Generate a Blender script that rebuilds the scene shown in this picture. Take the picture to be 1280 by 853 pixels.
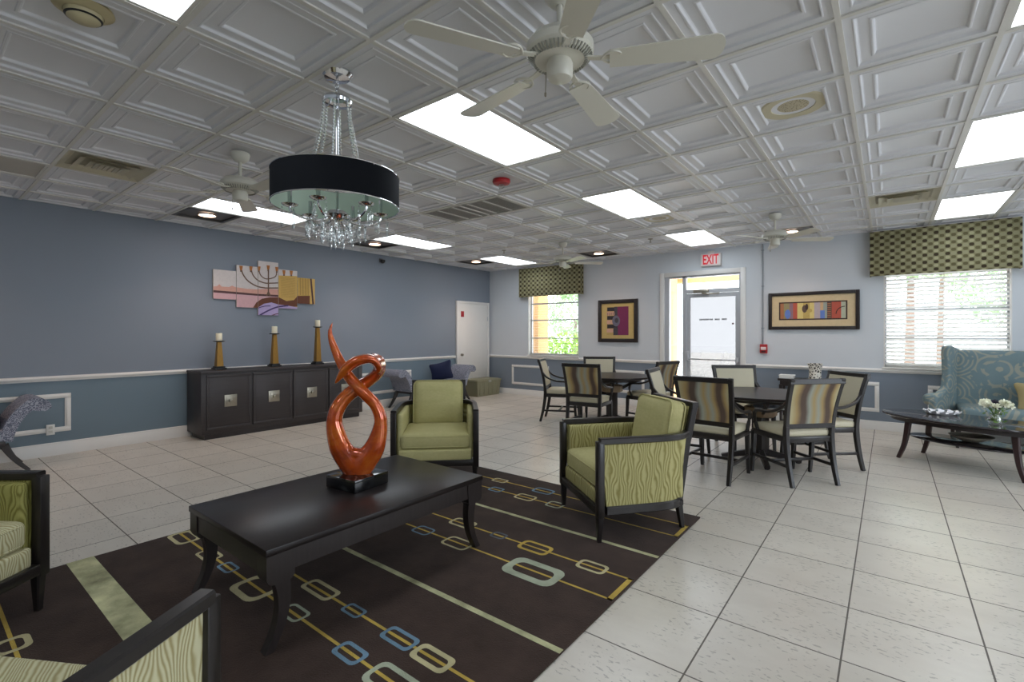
import bpy, bmesh, math, random
from mathutils import Vector, Matrix, noise as mnoise
PI = math.pi
random.seed(7)
sc = bpy.context.scene
for o in list(bpy.data.objects):
    bpy.data.objects.remove(o, do_unlink=True)
COL = sc.collection

# ---------------------------------------------------------------- camera, world, sun, exposure
EYE, CEIL = 1.42, 2.92
cam_d = bpy.data.cameras.new('camera'); cam = bpy.data.objects.new('camera', cam_d); COL.objects.link(cam)
cam.location = (0, 0, EYE); cam.rotation_euler = (PI/2, 0, math.radians(38.0))
cam_d.sensor_width = 36; cam_d.lens = 603/1280*36; cam_d.shift_y = -9.5/1280; cam_d.clip_start = .02
sc.camera = cam
sc.view_settings.view_transform = 'Standard'; sc.view_settings.look = 'None'
sc.view_settings.gamma = 1.0; sc.view_settings.use_curve_mapping = False
sc.view_settings.exposure = 0.5
PANEL_E, WORLD_E, SUN_E, SPOT_E = 4.2, 5.3, 3.2, 24.0
w = bpy.data.worlds.new('sky'); sc.world = w; w.use_nodes = True
bg = w.node_tree.nodes['Background']; bg.inputs[0].default_value = (.83, .91, 1, 1); bg.inputs[1].default_value = WORLD_E
sd = bpy.data.lights.new('sun', 'SUN'); sd.energy = SUN_E; sd.angle = .02; sd.color = (1, .95, .85)
so = bpy.data.objects.new('sun', sd); COL.objects.link(so)
so.rotation_euler = Vector((.30, .62, -.75)).to_track_quat('-Z', 'Y').to_euler()
so.location = (0, -5, 12)
def portal(loc, rot, sx, sy):
    d = bpy.data.lights.new('window_portal', 'AREA'); d.shape = 'RECTANGLE'; d.size = sx; d.size_y = sy
    d.cycles.is_portal = True
    o = bpy.data.objects.new('window_portal', d); COL.objects.link(o); o.location = loc; o.rotation_euler = rot
cy = sc.cycles
cy.use_denoising = True; cy.max_bounces = 8; cy.diffuse_bounces = 5; cy.glossy_bounces = 4
cy.transmission_bounces = 6; cy.transparent_max_bounces = 12; cy.sample_clamp_indirect = 6
cy.caustics_reflective = False; cy.caustics_refractive = False

# ---------------------------------------------------------------- helpers
def lin(c):
    return tuple((x/255/12.92 if x/255 <= .04045 else ((x/255+.055)/1.055)**2.4) for x in c)
class NT:
    def __init__(s, name):
        s.m = bpy.data.materials.new(name); s.m.use_nodes = True
        s.t = s.m.node_tree; s.b = s.t.nodes['Principled BSDF']; s.out = s.t.nodes['Material Output']
        s._co = None
    def n(s, typ, **kw):
        nd = s.t.nodes.new('ShaderNode'+typ)
        for k, v in kw.items():
            if k.startswith('i_'):
                k = k[2:]
                nd.inputs[int(k) if k.isdigit() else k.replace('_', ' ')].default_value = v
            else: setattr(nd, k, v)
        return nd
    def l(s, a, b): s.t.links.new(a, b)
    def co(s):
        if not s._co: s._co = s.n('TexCoord').outputs['Object']
        return s._co
    def map(s, scale=(1, 1, 1), loc=(0, 0, 0), rot=(0, 0, 0), src=None):
        m = s.n('Mapping'); m.inputs['Scale'].default_value = scale; m.inputs['Location'].default_value = loc
        m.inputs['Rotation'].default_value = rot
        s.l(src or s.co(), m.inputs[0]); return m.outputs[0]
    def math(s, op, a, b=None, c=None):
        nd = s.n('Math', operation=op)
        for i, x in enumerate((a, b, c)):
            if x is None: continue
            if isinstance(x, (int, float)): nd.inputs[i].default_value = x
            else: s.l(x, nd.inputs[i])
        return nd.outputs[0]
    def noise(s, scale, detail=3, vec=None, rough=.5):
        nd = s.n('TexNoise'); nd.inputs['Scale'].default_value = scale; nd.inputs['Detail'].default_value = detail
        nd.inputs['Roughness'].default_value = rough
        s.l(vec or s.co(), nd.inputs['Vector']); return nd.outputs['Fac']
    def ramp(s, fac, stops, interp='LINEAR'):
        r = s.n('ValToRGB'); r.color_ramp.interpolation = interp
        e = r.color_ramp.elements
        while len(e) < len(stops): e.new(.5)
        for i, (p, c) in enumerate(stops):
            e[i].position = p; e[i].color = (c[0], c[1], c[2], 1) if len(c) == 3 else c
        s.l(fac, r.inputs[0]); return r.outputs[0]
    def mix(s, fac, a, b, mode='MIX'):
        nd = s.n('Mix', data_type='RGBA', blend_type=mode)
        for i, x in ((0, fac), (6, a), (7, b)):
            if isinstance(x, (int, float)): nd.inputs[i].default_value = x
            elif isinstance(x, tuple): nd.inputs[i].default_value = (*x[:3], 1)
            else: s.l(x, nd.inputs[i])
        return nd.outputs[2]
    def bump(s, h, strength=.3, dist=.01):
        b = s.n('Bump'); b.inputs['Strength'].default_value = strength; b.inputs['Distance'].default_value = dist
        s.l(h, b.inputs['Height']); s.l(b.outputs[0], s.b.inputs['Normal'])
    def set(s, rough=.5, metal=0, spec=.5, coat=0):
        s.b.inputs['Roughness'].default_value = rough; s.b.inputs['Metallic'].default_value = metal
        s.b.inputs['Specular IOR Level'].default_value = spec; s.b.inputs['Coat Weight'].default_value = coat
        return s
    def col(s, c):
        if isinstance(c, tuple): s.b.inputs['Base Color'].default_value = (*c[:3], 1)
        else: s.l(c, s.b.inputs['Base Color'])
        return s
def pm(name, rgb, rough=.5, metal=0, spec=.5, var=.06, scale=6, bump=0, bscale=80, coat=0):
    t = NT(name).set(rough, metal, spec, coat); c = lin(rgb)
    f = t.noise(scale, 4)
    t.col(t.mix(f, tuple(x*(1-var) for x in c), tuple(min(1, x*(1+var)) for x in c)))
    if bump: t.bump(t.noise(bscale, 2), bump, .004)
    return t.m
def emis(name, rgb, e):
    t = NT(name); t.col((0, 0, 0)); t.b.inputs['Emission Color'].default_value = (*lin(rgb), 1)
    t.b.inputs['Emission Strength'].default_value = e; return t.m
def glass_mat(name, tint=(1, 1, 1), fres=.08, rough=.02):
    t = NT(name); t.t.nodes.remove(t.b)
    tr = t.n('BsdfTransparent'); tr.inputs[0].default_value = (*tint, 1)
    gl = t.n('BsdfGlossy'); gl.inputs['Roughness'].default_value = rough
    lw = t.n('LayerWeight'); lw.inputs[0].default_value = .35
    f = t.math('MULTIPLY_ADD', lw.outputs['Facing'], .5, fres)
    mx = t.n('MixShader'); t.l(f, mx.inputs[0]); t.l(tr.outputs[0], mx.inputs[1]); t.l(gl.outputs[0], mx.inputs[2])
    t.l(mx.outputs[0], t.out.inputs[0]); return t.m

def RZ(a): return Matrix.Rotation(a, 4, 'Z')
def TR(*v): return Matrix.Translation(Vector(v))
class MB:
    def __init__(s): s.v = []; s.f = []; s.mi = []; s.M = Matrix.Identity(4)
    def add(s, vs, fs, mi=0):
        k = len(s.v); s.v += [tuple(s.M @ Vector(p)) for p in vs]
        s.f += [tuple(i+k for i in f) for f in fs]; s.mi += [mi]*len(fs); return s
    def box(s, c, d, bev=0, R=None, mi=0, seg=2):
        bm = bmesh.new(); bmesh.ops.create_cube(bm, size=1)
        for v in bm.verts: v.co = Vector((v.co.x*d[0], v.co.y*d[1], v.co.z*d[2]))
        if bev: bmesh.ops.bevel(bm, geom=bm.edges[:], offset=min(bev, min(d)*.49), segments=seg, affect='EDGES', profile=.5)
        T = TR(*c) @ (R if R is not None else Matrix.Identity(4))
        bm.verts.index_update()
        s.add([T @ v.co for v in bm.verts], [[v.index for v in f.verts] for f in bm.faces], mi); bm.free(); return s
    def b2(s, a, b, bev=0, mi=0):
        return s.box([(x+y)/2 for x, y in zip(a, b)], [abs(y-x) for x, y in zip(a, b)], bev, mi=mi)
    def lathe(s, prof, c=(0, 0, 0), n=24, mi=0, R=None, sx=1, sy=1, cap=True):
        vs, fs = [], []
        for r, z in prof:
            for i in range(n):
                a = 2*PI*i/n; vs.append(Vector((r*math.cos(a)*sx, r*math.sin(a)*sy, z)))
        for j in range(len(prof)-1):
            for i in range(n):
                fs.append((j*n+i, j*n+(i+1) % n, (j+1)*n+(i+1) % n, (j+1)*n+i))
        if cap and prof[0][0] > 1e-4: fs.append(tuple(range(n-1, -1, -1)))
        if cap and prof[-1][0] > 1e-4: fs.append(tuple((len(prof)-1)*n+i for i in range(n)))
        T = TR(*c) @ (R if R is not None else Matrix.Identity(4))
        return s.add([T @ v for v in vs], fs, mi)
    def sweep(s, pts, sec, up=(0, 0, 1), mi=0, cap=True, closed=False):
        """sec: function i -> list of (a, b) offsets along side and up"""
        P = [Vector(p) for p in pts]; N = len(P); vs, fs = [], []
        for i in range(N):
            if closed: t = P[(i+1) % N]-P[i-1]
            else: t = P[min(i+1, N-1)]-P[max(i-1, 0)]
            t.normalize(); u = Vector(up); sd_ = t.cross(u)
            if sd_.length < 1e-4: sd_ = t.cross(Vector((0, 1, 0)))
            sd_.normalize(); u = sd_.cross(t).normalized()
            q = sec(i)
            vs += [P[i]+sd_*a+u*b for a, b in q]; m = len(q)
        for i in range(N if closed else N-1):
            j = (i+1) % N
            for k in range(m):
                fs.append((i*m+k, i*m+(k+1) % m, j*m+(k+1) % m, j*m+k))
        if cap and not closed:
            fs.append(tuple(range(m-1, -1, -1))); fs.append(tuple((N-1)*m+k for k in range(m)))
        return s.add(vs, fs, mi)
    def tube(s, pts, r, n=8, mi=0, up=(0, 0, 1), closed=False):
        rr = r if hasattr(r, '__len__') else [r]*len(pts)
        return s.sweep(pts, lambda i: [(rr[i]*math.cos(2*PI*k/n), rr[i]*math.sin(2*PI*k/n)) for k in range(n)], up, mi, True, closed)
    def bar(s, pts, wd, ht, up=(0, 0, 1), mi=0, bev=.15, closed=False):
        ww = wd if hasattr(wd, '__len__') else [wd]*len(pts); hh = ht if hasattr(ht, '__len__') else [ht]*len(pts)
        def sec(i):
            a, b = ww[i]/2, hh[i]/2; k = min(a, b)*2*bev
            return [(a, -b+k), (a, b-k), (a-k, b), (-a+k, b), (-a, b-k), (-a, -b+k), (-a+k, -b), (a-k, -b)]
        return s.sweep(pts, sec, up, mi, True, closed)
    def cushion(s, c, d, r, puff=(0, 0, 0), n=10, R=None, mi=0, f=None):
        h = [x/2 for x in d]; r = min(r, min(h)*.999); vs = {}; L = []; fs = []
        def pt(p):
            key = tuple(round(x, 5) for x in p)
            if key in vs: return vs[key]
            q = Vector(p[k]*h[k] for k in range(3))
            inn = Vector(max(-h[k]+r, min(h[k]-r, q[k])) for k in range(3))
            dd = q-inn
            if dd.length > 1e-9: q = inn+dd.normalized()*r
            for k in range(3):
                if puff[k]:
                    a, b = [x for x in range(3) if x != k]
                    q[k] += math.copysign(puff[k], p[k])*abs(p[k])*(1-p[a]**2)*(1-p[b]**2)
            if f: q = f(q)
            vs[key] = len(L); L.append(q); return vs[key]
        g = [math.sin((2*i/n-1)*PI/2) for i in range(n+1)]
        for k in range(3):
            a, b = [x for x in range(3) if x != k]
            for sg in (-1, 1):
                for i in range(n):
                    for j in range(n):
                        q = []
                        for (ii, jj) in ((i, j), (i+1, j), (i+1, j+1), (i, j+1)):
                            p = [0, 0, 0]; p[k] = sg; p[a] = g[ii]; p[b] = g[jj]; q.append(pt(p))
                        if (sg > 0) == (k == 1): q.reverse()
                        fs.append(tuple(q))
        T = TR(*c) @ (R if R is not None else Matrix.Identity(4))
        return s.add([T @ v for v in L], fs, mi)
    def prism(s, poly, t0, t1, axis='z', mi=0):
        """poly of 2D points extruded along axis; axis x: (y,z), y: (x,z), z: (x,y)"""
        def P(a, b, t): return {'x': (t, a, b), 'y': (a, t, b), 'z': (a, b, t)}[axis]
        n = len(poly)
        vs = [P(a, b, t0) for a, b in poly]+[P(a, b, t1) for a, b in poly]
        fs = [tuple(range(n-1, -1, -1)), tuple(range(n, 2*n))]+[(i, (i+1) % n, n+(i+1) % n, n+i) for i in range(n)]
        return s.add(vs, fs, mi)
    def poly(s, pts, mi=0): return s.add(pts, [tuple(range(len(pts)))], mi)
    def build(s, name, mats, parent=None, sharp=35, bevel=0):
        me = bpy.data.meshes.new(name); me.from_pydata(s.v, [], s.f)
        for m in (mats if isinstance(mats, (list, tuple)) else [mats]): me.materials.append(m)
        me.polygons.foreach_set('material_index', s.mi)
        bm = bmesh.new(); bm.from_mesh(me); bmesh.ops.recalc_face_normals(bm, faces=bm.faces); bm.to_mesh(me); bm.free()
        me.polygons.foreach_set('use_smooth', [True]*len(me.polygons))
        me.set_sharp_from_angle(angle=math.radians(sharp)); me.update()
        o = bpy.data.objects.new(name, me); COL.objects.link(o)
        if parent is not None: o.parent = parent
        if bevel:
            b = o.modifiers.new('edge', 'BEVEL'); b.width = bevel; b.segments = 2; b.limit_method = 'ANGLE'
        return o
def tag(o, label=None, cat=None, group=None, kind=None):
    if label: o['label'] = label
    if cat: o['category'] = cat
    if group: o['group'] = group
    if kind: o['kind'] = kind
    return o
def thing(name, label, cat, loc=(0, 0, 0), rz=0, group=None):
    o = bpy.data.objects.new(name, None); COL.objects.link(o); o.location = loc; o.rotation_euler = (0, 0, rz)
    o.empty_display_size = .1
    return tag(o, label, cat, group)
def dup(root, loc, rz, label, group=None):
    r = root.copy(); COL.objects.link(r); r.location = loc; r.rotation_euler = (0, 0, rz); r['label'] = label
    if group: r['group'] = group
    for ch in list(root.children):
        c = ch.copy(); COL.objects.link(c); c.parent = r
        for g in list(ch.children):
            d = g.copy(); COL.objects.link(d); d.parent = c
    return r
def struct(o, label=None): return tag(o, label, None, None, 'structure')
def smooth_path(pts, k=6):
    P = [Vector(p) for p in pts]; out = []
    for i in range(len(P)-1):
        p0, p1, p2, p3 = P[max(i-1, 0)], P[i], P[i+1], P[min(i+2, len(P)-1)]
        for j in range(k):
            t = j/k
            out.append(.5*((2*p1)+(-p0+p2)*t+(2*p0-5*p1+4*p2-p3)*t*t+(-p0+3*p1-3*p2+p3)*t**3))
    out.append(P[-1]); return out
def lerp_list(vals, k=6):
    out = []
    for i in range(len(vals)-1):
        for j in range(k): out.append(vals[i]+(vals[i+1]-vals[i])*j/k)
    out.append(vals[-1]); return out
def rrect(cx, cy_, w_, h_, r, n=4):
    out = []
    for (sx, sy, a0) in ((1, 1, 0), (-1, 1, PI/2), (-1, -1, PI), (1, -1, 1.5*PI)):
        for i in range(n+1):
            a = a0+PI/2*i/n
            out.append((cx+sx*(w_/2-r)+r*math.cos(a), cy_+sy*(h_/2-r)+r*math.sin(a)))
    return out
def clip_rect(poly, x0, x1, y0, y1):
    for ax, lim, sg in ((0, x0, 1), (0, x1, -1), (1, y0, 1), (1, y1, -1)):
        out = []
        for i in range(len(poly)):
            a, b = poly[i-1], poly[i]
            da, db = sg*(a[ax]-lim), sg*(b[ax]-lim)
            if (da >= 0) != (db >= 0):
                t = da/(da-db); out.append((a[0]+(b[0]-a[0])*t, a[1]+(b[1]-a[1])*t))
            if db >= 0: out.append(b)
        poly = out
        if not poly: return []
    return poly

# ---------------------------------------------------------------- materials
M = {}
M['wood'] = (lambda t: (t.set(.32, 0, .5), t.col(t.mix(t.noise(5, 5, t.map((14, 14, 1.2))), lin((30, 25, 25)), lin((52, 44, 43)))), t.m)[-1])(NT('espresso_wood'))
M['wood_gloss'] = (lambda t: (t.set(.30, 0, .26), t.col(t.mix(t.noise(4, 5, t.map((12, 1.2, 12))), lin((26, 22, 22)), lin((44, 37, 36)))), t.m)[-1])(NT('espresso_wood_polished'))
M['chair_wood'] = (lambda t: (t.set(.3, 0, .5), t.col(t.mix(t.noise(6, 4, t.map((10, 10, 1.5))), lin((24, 21, 21)), lin((42, 37, 36)))), t.m)[-1])(NT('dark_chair_wood'))
M['grey_wood'] = (lambda t: (t.set(.42, 0, .45), t.col(t.mix(t.noise(5, 6, t.map((2, 1, 30))), lin((44, 39, 40)), lin((66, 60, 60)))), t.m)[-1])(NT('charcoal_oak'))
M['white'] = pm('white_paint', (226, 224, 220), .35, var=.02)
M['fan_white'] = pm('fan_enamel', (214, 212, 200), .3, var=.02)
M['chrome'] = pm('chrome', (220, 222, 226), .08, 1.0, var=.02)
M['alu'] = pm('brushed_aluminium', (196, 198, 202), .45, .35, var=.04)
M['brass_dark'] = pm('brushed_nickel', (160, 154, 140), .3, .9, var=.06, scale=20)
M['black_fabric'] = pm('black_silk', (10, 13, 19), .85, 0, .2, bump=.15, bscale=300)
M['shade_lining'] = pm('pale_green_lining', (176, 196, 178), .6, var=.04)
M['cream'] = pm('cream_leather', (202, 194, 168), .5, bump=.08, bscale=60, var=.04)
M['glass'] = glass_mat('clear_glass')
M['dimming_glass'] = glass_mat('outside_dimming_glass', (.405, .395, .388))  # grey tint added to dim the bright outside so the door lettering shows
M['crystal'] = glass_mat('crystal', (.93, .95, .95), .25, .03)
M['bead'] = pm('cut_glass_bead', (214, 218, 220), .08, .35, var=.05)
M['red'] = pm('red_plastic', (170, 30, 36), .35)
M['black'] = pm('black_plastic', (20, 20, 22), .4)
M['panel_e'] = emis('lit_diffuser', (238, 247, 255), PANEL_E)
M['panel_off'] = pm('unlit_diffuser', (186, 180, 168), .4)
M['lamp_e'] = emis('warm_lamp', (255, 214, 190), 14)
M['tan'] = pm('tan_wood', (150, 125, 95), .5)
M['navy'] = pm('navy_velvet', (18, 30, 66), .8, bump=.2, bscale=40)
M['orange_wall'] = pm('orange_stucco', (234, 184, 126), .9, bump=.2, bscale=60)
M['concrete'] = pm('pale_concrete', (236, 234, 230), .9)
M['leaf'] = pm('hedge_leaf', (132, 176, 56), .6, var=.4, scale=8)
M['leaf_pale'] = pm('tree_leaf', (142, 172, 124), .6, var=.3, scale=5)
M['bark'] = pm('tree_bark', (120, 100, 88), .9, var=.2)
M['candle'] = pm('ivory_wax', (235, 226, 200), .5, var=.03)
M['amber'] = (lambda t: (t.set(.35, .35), t.col(t.mix(t.noise(4, 4, t.map((18, 18, 3))), lin((128, 92, 30)), lin((172, 130, 52)))), t.m)[-1])(NT('amber_gold_finish'))
M['tub'] = pm('olive_tub_plastic', (150, 148, 122), .5, var=.04)

def m_wall(name, up, lo):
    t = NT(name).set(.5, 0, .35)
    sp = t.n('SeparateXYZ'); t.l(t.co(), sp.inputs[0])
    f = t.math('GREATER_THAN', sp.outputs[2], .875)
    n = t.noise(1.5, 4)
    cu = t.mix(n, tuple(x*.97 for x in lin(up)), tuple(x*1.03 for x in lin(up)))
    cl = t.mix(n, tuple(x*.97 for x in lin(lo)), tuple(x*1.03 for x in lin(lo)))
    t.col(t.mix(f, cl, cu)); t.bump(t.noise(220, 2), .06, .002); return t.m
M['wall_left'] = m_wall('slate_blue_wall', (131, 139, 150), (113, 130, 142))
M['wall_back'] = m_wall('pale_blue_wall', (206, 211, 216), (124, 134, 146))
def m_floor():
    t = NT('travertine_tile').set(.22, 0, .75)
    v = t.map((1, 1, 1), (.165+.508*20, -3.04+.508*20, 0))
    b = t.n('TexBrick', offset=0.0, squash=1.0); t.l(v, b.inputs['Vector'])
    for k, x in (('Scale', 1), ('Mortar Size', .0039), ('Mortar Smooth', .1), ('Bias', 0), ('Brick Width', .508), ('Row Height', .508)):
        b.inputs[k].default_value = x
    b.inputs['Color1'].default_value = (.9, .9, .9, 1); b.inputs['Color2'].default_value = (1, 1, 1, 1); b.inputs['Mortar'].default_value = (1, 1, 1, 1)
    base = t.ramp(t.noise(2.6, 8, t.map((.7, 1.4, 1)), .68), [(.2, lin((202, 193, 180))), (.8, lin((222, 215, 203)))])
    base = t.mix(1.0, base, b.outputs['Color'], 'MULTIPLY')
    area = t.math('GREATER_THAN', t.noise(4.5, 3), .47)
    pit = t.math('MULTIPLY', t.math('GREATER_THAN', t.noise(55, 3, t.map((.55, 1.3, 1), (0, 0, 0), (0, 0, .35))), .612), area)
    base = t.mix(t.math('MULTIPLY', pit, .45), base, lin((112, 104, 94)))
    base = t.mix(b.outputs['Fac'], base, lin((98, 90, 82)))
    t.col(base)
    t.l(t.math('MULTIPLY_ADD', b.outputs['Fac'], .5, t.math('MULTIPLY_ADD', t.noise(6, 3), .04, .27)), t.b.inputs['Roughness'])
    h = t.math('SUBTRACT', 1, t.math('MAXIMUM', b.outputs['Fac'], t.math('MULTIPLY', pit, .5)))
    t.bump(h, .35, .004); return t.m
M['floor'] = m_floor()
def m_wave(name, c1, c2, dens=60, amp=3.2, vs=7):
    t = NT(name).set(.75, 0, .3)
    sp = t.n('SeparateXYZ'); t.l(t.co(), sp.inputs[0])
    hx = t.math('ADD', sp.outputs[0], t.math('MULTIPLY', sp.outputs[1], .93))
    hz = t.math('ADD', sp.outputs[2], t.math('MULTIPLY', sp.outputs[1], .25))
    cell = t.math('MULTIPLY', hx, 52)
    ph = t.math('SINE', t.math('MULTIPLY', t.math('ADD', hz, t.math('MULTIPLY', t.math('SINE', t.math('MULTIPLY', hx, 14)), .06)), vs*PI))
    s_ = t.math('MULTIPLY', t.math('SINE', cell), ph)
    a = t.math('ADD', t.math('MULTIPLY', hx, dens), t.math('MULTIPLY', s_, amp))
    a = t.math('ADD', a, t.math('MULTIPLY', t.noise(7, 3), 12))
    f = t.math('MULTIPLY_ADD', t.math('SINE', a), .5, .5)
    t.col(t.mix(t.math('POWER', f, 1.6), c1, c2)); t.bump(f, .35, .004); return t.m
M['wave'] = m_wave('wavy_olive_fabric', lin((182, 175, 122)), lin((136, 128, 74)), 300, 4.5)
M['wave_light'] = m_wave('wavy_cream_green_fabric', lin((204, 200, 164)), lin((160, 148, 104)), 470, 7)
M['wave_dark'] = m_wave('wavy_dark_olive_fabric', lin((152, 148, 84)), lin((112, 106, 48)), 470, 7)
def m_chenille():
    t = NT('green_chenille').set(.85, 0, .25)
    f = t.noise(60, 4, t.map((.6, 1, 1)), .6)
    c = t.mix(t.noise(4, 4, t.map((1, 1, 4))), lin((182, 175, 120)), lin((208, 200, 150)))
    t.col(t.mix(t.math('MULTIPLY', f, .6), c, lin((154, 149, 96)))); t.bump(f, .3, .004); return t.m
M['chenille'] = m_chenille()
def m_stripe():
    t = NT('wavy_stripe_fabric').set(.6, 0, .35)
    sp = t.n('SeparateXYZ'); t.l(t.co(), sp.inputs[0])
    x = t.math('ADD', sp.outputs[0], t.math('MULTIPLY', t.math('SINE', t.math('MULTIPLY', sp.outputs[2], 17)), .014))
    x = t.math('ADD', x, t.math('MULTIPLY', t.noise(9, 2), .02))
    f = t.math('FRACT', t.math('MULTIPLY_ADD', x, 2.1, .47))
    B, G, C, S = lin((88, 72, 62)), lin((166, 142, 96)), lin((182, 174, 138)), lin((152, 156, 144))
    t.col(t.ramp(f, [(0, C), (.13, G), (.24, B), (.33, B), (.42, S), (.52, G), (.62, S), (.70, G), (.78, B), (.85, B), (.93, G), (1, C)]))
    return t.m
M['stripe'] = m_stripe()
def m_valance():
    t = NT('dotted_valance_fabric').set(.8, 0, .25)
    sp = t.n('SeparateXYZ'); t.l(t.co(), sp.inputs[0])
    k = 1/.118
    x = t.math('MULTIPLY', t.math('ADD', sp.outputs[0], sp.outputs[1]), k); z = t.math('MULTIPLY', sp.outputs[2], k*1.18)
    def dot(dx, dz, r):
        a = t.math('SUBTRACT', t.math('FRACT', t.math('ADD', x, dx+20)), .5); b = t.math('SUBTRACT', t.math('FRACT', t.math('ADD', z, dz)), .5)
        a4 = t.math('POWER', t.math('ABSOLUTE', a), 3); b4 = t.math('POWER', t.math('ABSOLUTE', b), 3)
        return t.math('LESS_THAN', t.math('ADD', a4, b4), r**3)
    base = t.mix(t.noise(40, 2), lin((118, 114, 84)), lin((136, 132, 100)))
    base = t.mix(dot(.5, 0, .24), base, lin((140, 136, 106)))
    base = t.mix(dot(0, .5, .2), base, lin((160, 155, 122)))
    base = t.mix(dot(.5, .5, .2), base, lin((92, 86, 58)))
    base = t.mix(dot(0, 0, .21), base, lin((58, 48, 32)))
    t.col(base); t.bump(t.noise(200, 2), .2, .003); return t.m
M['valance'] = m_valance()
def m_swirl():
    t = NT('teal_swirl_fabric').set(.7, 0, .3)
    vo = t.n('TexVoronoi', feature='F1'); vo.inputs['Scale'].default_value = 3.2; vo.inputs['Randomness'].default_value = .7
    t.l(t.map((1, 1, 1), (.2, .1, .3)), vo.inputs['Vector'])
    a = t.math('ADD', t.math('MULTIPLY', vo.outputs['Distance'], 46), t.math('MULTIPLY', t.noise(7, 2), 3))
    f = t.math('GREATER_THAN', t.math('SINE', a), .35)
    br = t.math('GREATER_THAN', t.noise(9, 2), .42)
    base = t.mix(t.noise(6, 3), lin((102, 122, 128)), lin((120, 138, 141)))
    t.col(t.mix(t.math('MULTIPLY', t.math('MULTIPLY', f, br), .75), base, lin((156, 154, 138)))); t.bump(t.noise(250, 2), .15, .003); return t.m
M['swirl'] = m_swirl()
def m_paisley():
    t = NT('blue_grey_print').set(.75, 0, .3)
    vo = t.n('TexVoronoi', feature='F1'); vo.inputs['Scale'].default_value = 34; t.l(t.co(), vo.inputs['Vector'])
    f = t.math('GREATER_THAN', t.math('SINE', t.math('MULTIPLY', vo.outputs['Distance'], 16)), .1)
    t.col(t.mix(f, lin((104, 108, 124)), lin((166, 168, 180)))); return t.m
M['paisley'] = m_paisley()
def m_rug(name, c, amt=.25):
    t = NT(name).set(.95, 0, .1); c = lin(c)
    f = t.ramp(t.noise(5, 5, None, .6), [(.3, (0, 0, 0)), (.7, (1, 1, 1))])
    t.col(t.mix(f, tuple(x*(1-amt) for x in c), tuple(x*(1+amt) for x in c))); t.bump(t.noise(140, 3), .5, .008)
    t.b.inputs['Sheen Weight'].default_value = .05; return t.m
M['rug'] = m_rug('brown_pile', (63, 50, 44)); M['rug_band'] = m_rug('sage_pile', (178, 176, 138), .55)
M['rug_y'] = m_rug('gold_pile', (186, 158, 76)); M['rug_c'] = m_rug('cream_pile', (190, 180, 140))
M['rug_b'] = m_rug('blue_pile', (108, 136, 156)); M['rug_s'] = m_rug('silver_pile', (166, 172, 150)); M['rug_d'] = m_rug('dark_slate_pile', (84, 92, 100))
def m_orange():
    t = NT('copper_orange_lacquer').set(.13, .35, .6, .9)
    t.col(t.ramp(t.noise(3.5, 5, t.map((1, 1, 2)), .65), [(.25, lin((122, 34, 8))), (.5, lin((198, 80, 16))), (.75, lin((224, 132, 42)))])); return t.m
M['orange'] = m_orange()
def m_leopard():
    t = NT('spotted_ceramic').set(.3)
    vo = t.n('TexVoronoi', feature='DISTANCE_TO_EDGE'); vo.inputs['Scale'].default_value = 26; t.l(t.co(), vo.inputs['Vector'])
    t.col(t.mix(t.math('GREATER_THAN', vo.outputs['Distance'], .16), lin((226, 222, 210)), lin((58, 48, 44)))); return t.m
M['leopard'] = m_leopard()
def m_ceiling():
    t = NT('embossed_ceiling_vinyl').set(.42, 0, .4)
    t.col(t.mix(t.noise(2, 3), lin((214, 215, 219)), lin((220, 221, 225)))); return t.m
M['ceiling'] = m_ceiling()
M['tbar'] = pm('ceiling_grid_enamel', (212, 210, 204), .45)

# ---------------------------------------------------------------- the room
XL, XR, YB, YF = -7.66, 4.6, 8.92, -3.6
struct(MB().b2((XL-.2, YF-.2, -.1), (XR+.2, YB+.2, 0)).build('floor', M['floor']))
def wall_with_holes(name, axis, pos, thick, lo, hi, top, holes, mat):
    mb = MB(); us = sorted({lo, hi, *[h[0] for h in holes], *[h[1] for h in holes]})
    zs = sorted({0, top, *[h[2] for h in holes], *[h[3] for h in holes]})
    for a, b in zip(us, us[1:]):
        run = None
        for c, d in zip(zs, zs[1:]):
            solid = not any(h[0] <= a+1e-6 and b <= h[1]+1e-6 and h[2] <= c+1e-6 and d <= h[3]+1e-6 for h in holes)
            if solid: run = (run[0], d) if run else (c, d)
            if (not solid or d == top) and run:
                p = sorted((pos, pos+thick))
                if axis == 'y': mb.b2((a, p[0], run[0]), (b, p[1], run[1]))
                else: mb.b2((p[0], a, run[0]), (p[1], b, run[1]))
                run = None
    return struct(mb.build(name, mat))
W1 = (-6.50, -5.18, .93, 2.60); DR = (-3.34, -1.99, 0, 2.47); W2 = (-.06, 1.26, .93, 2.60)
wall_with_holes('wall_back', 'y', YB, .2, XL-.2, XR+.2, 3.1, [W1, DR, W2], M['wall_back'])
wall_with_holes('wall_left', 'x', XL, -.2, YF-.2, YB, 3.1, [], M['wall_left'])
RW = [(.4, 2.4, .5, 2.5), (4.2, 6.2, .5, 2.5)]  # unseen window openings, added so daylight brightens the right side
wall_with_holes('wall_right', 'x', XR, .2, YF-.2, YB, 3.1, RW, M['wall_back'])
wall_with_holes('wall_front', 'y', YF, -.2, XL-.2, XR+.2, 3.1, [], M['wall_back'])
for (a, b, c, d) in RW: portal((XR+.12, (a+b)/2, (c+d)/2), (PI/2, 0, PI/2), b-a, d-c)
for (a, b, c, d) in (W1, DR, W2): portal(((a+b)/2, YB+.19, (c+d)/2), (-PI/2, 0, 0), b-a, d-c)
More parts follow.
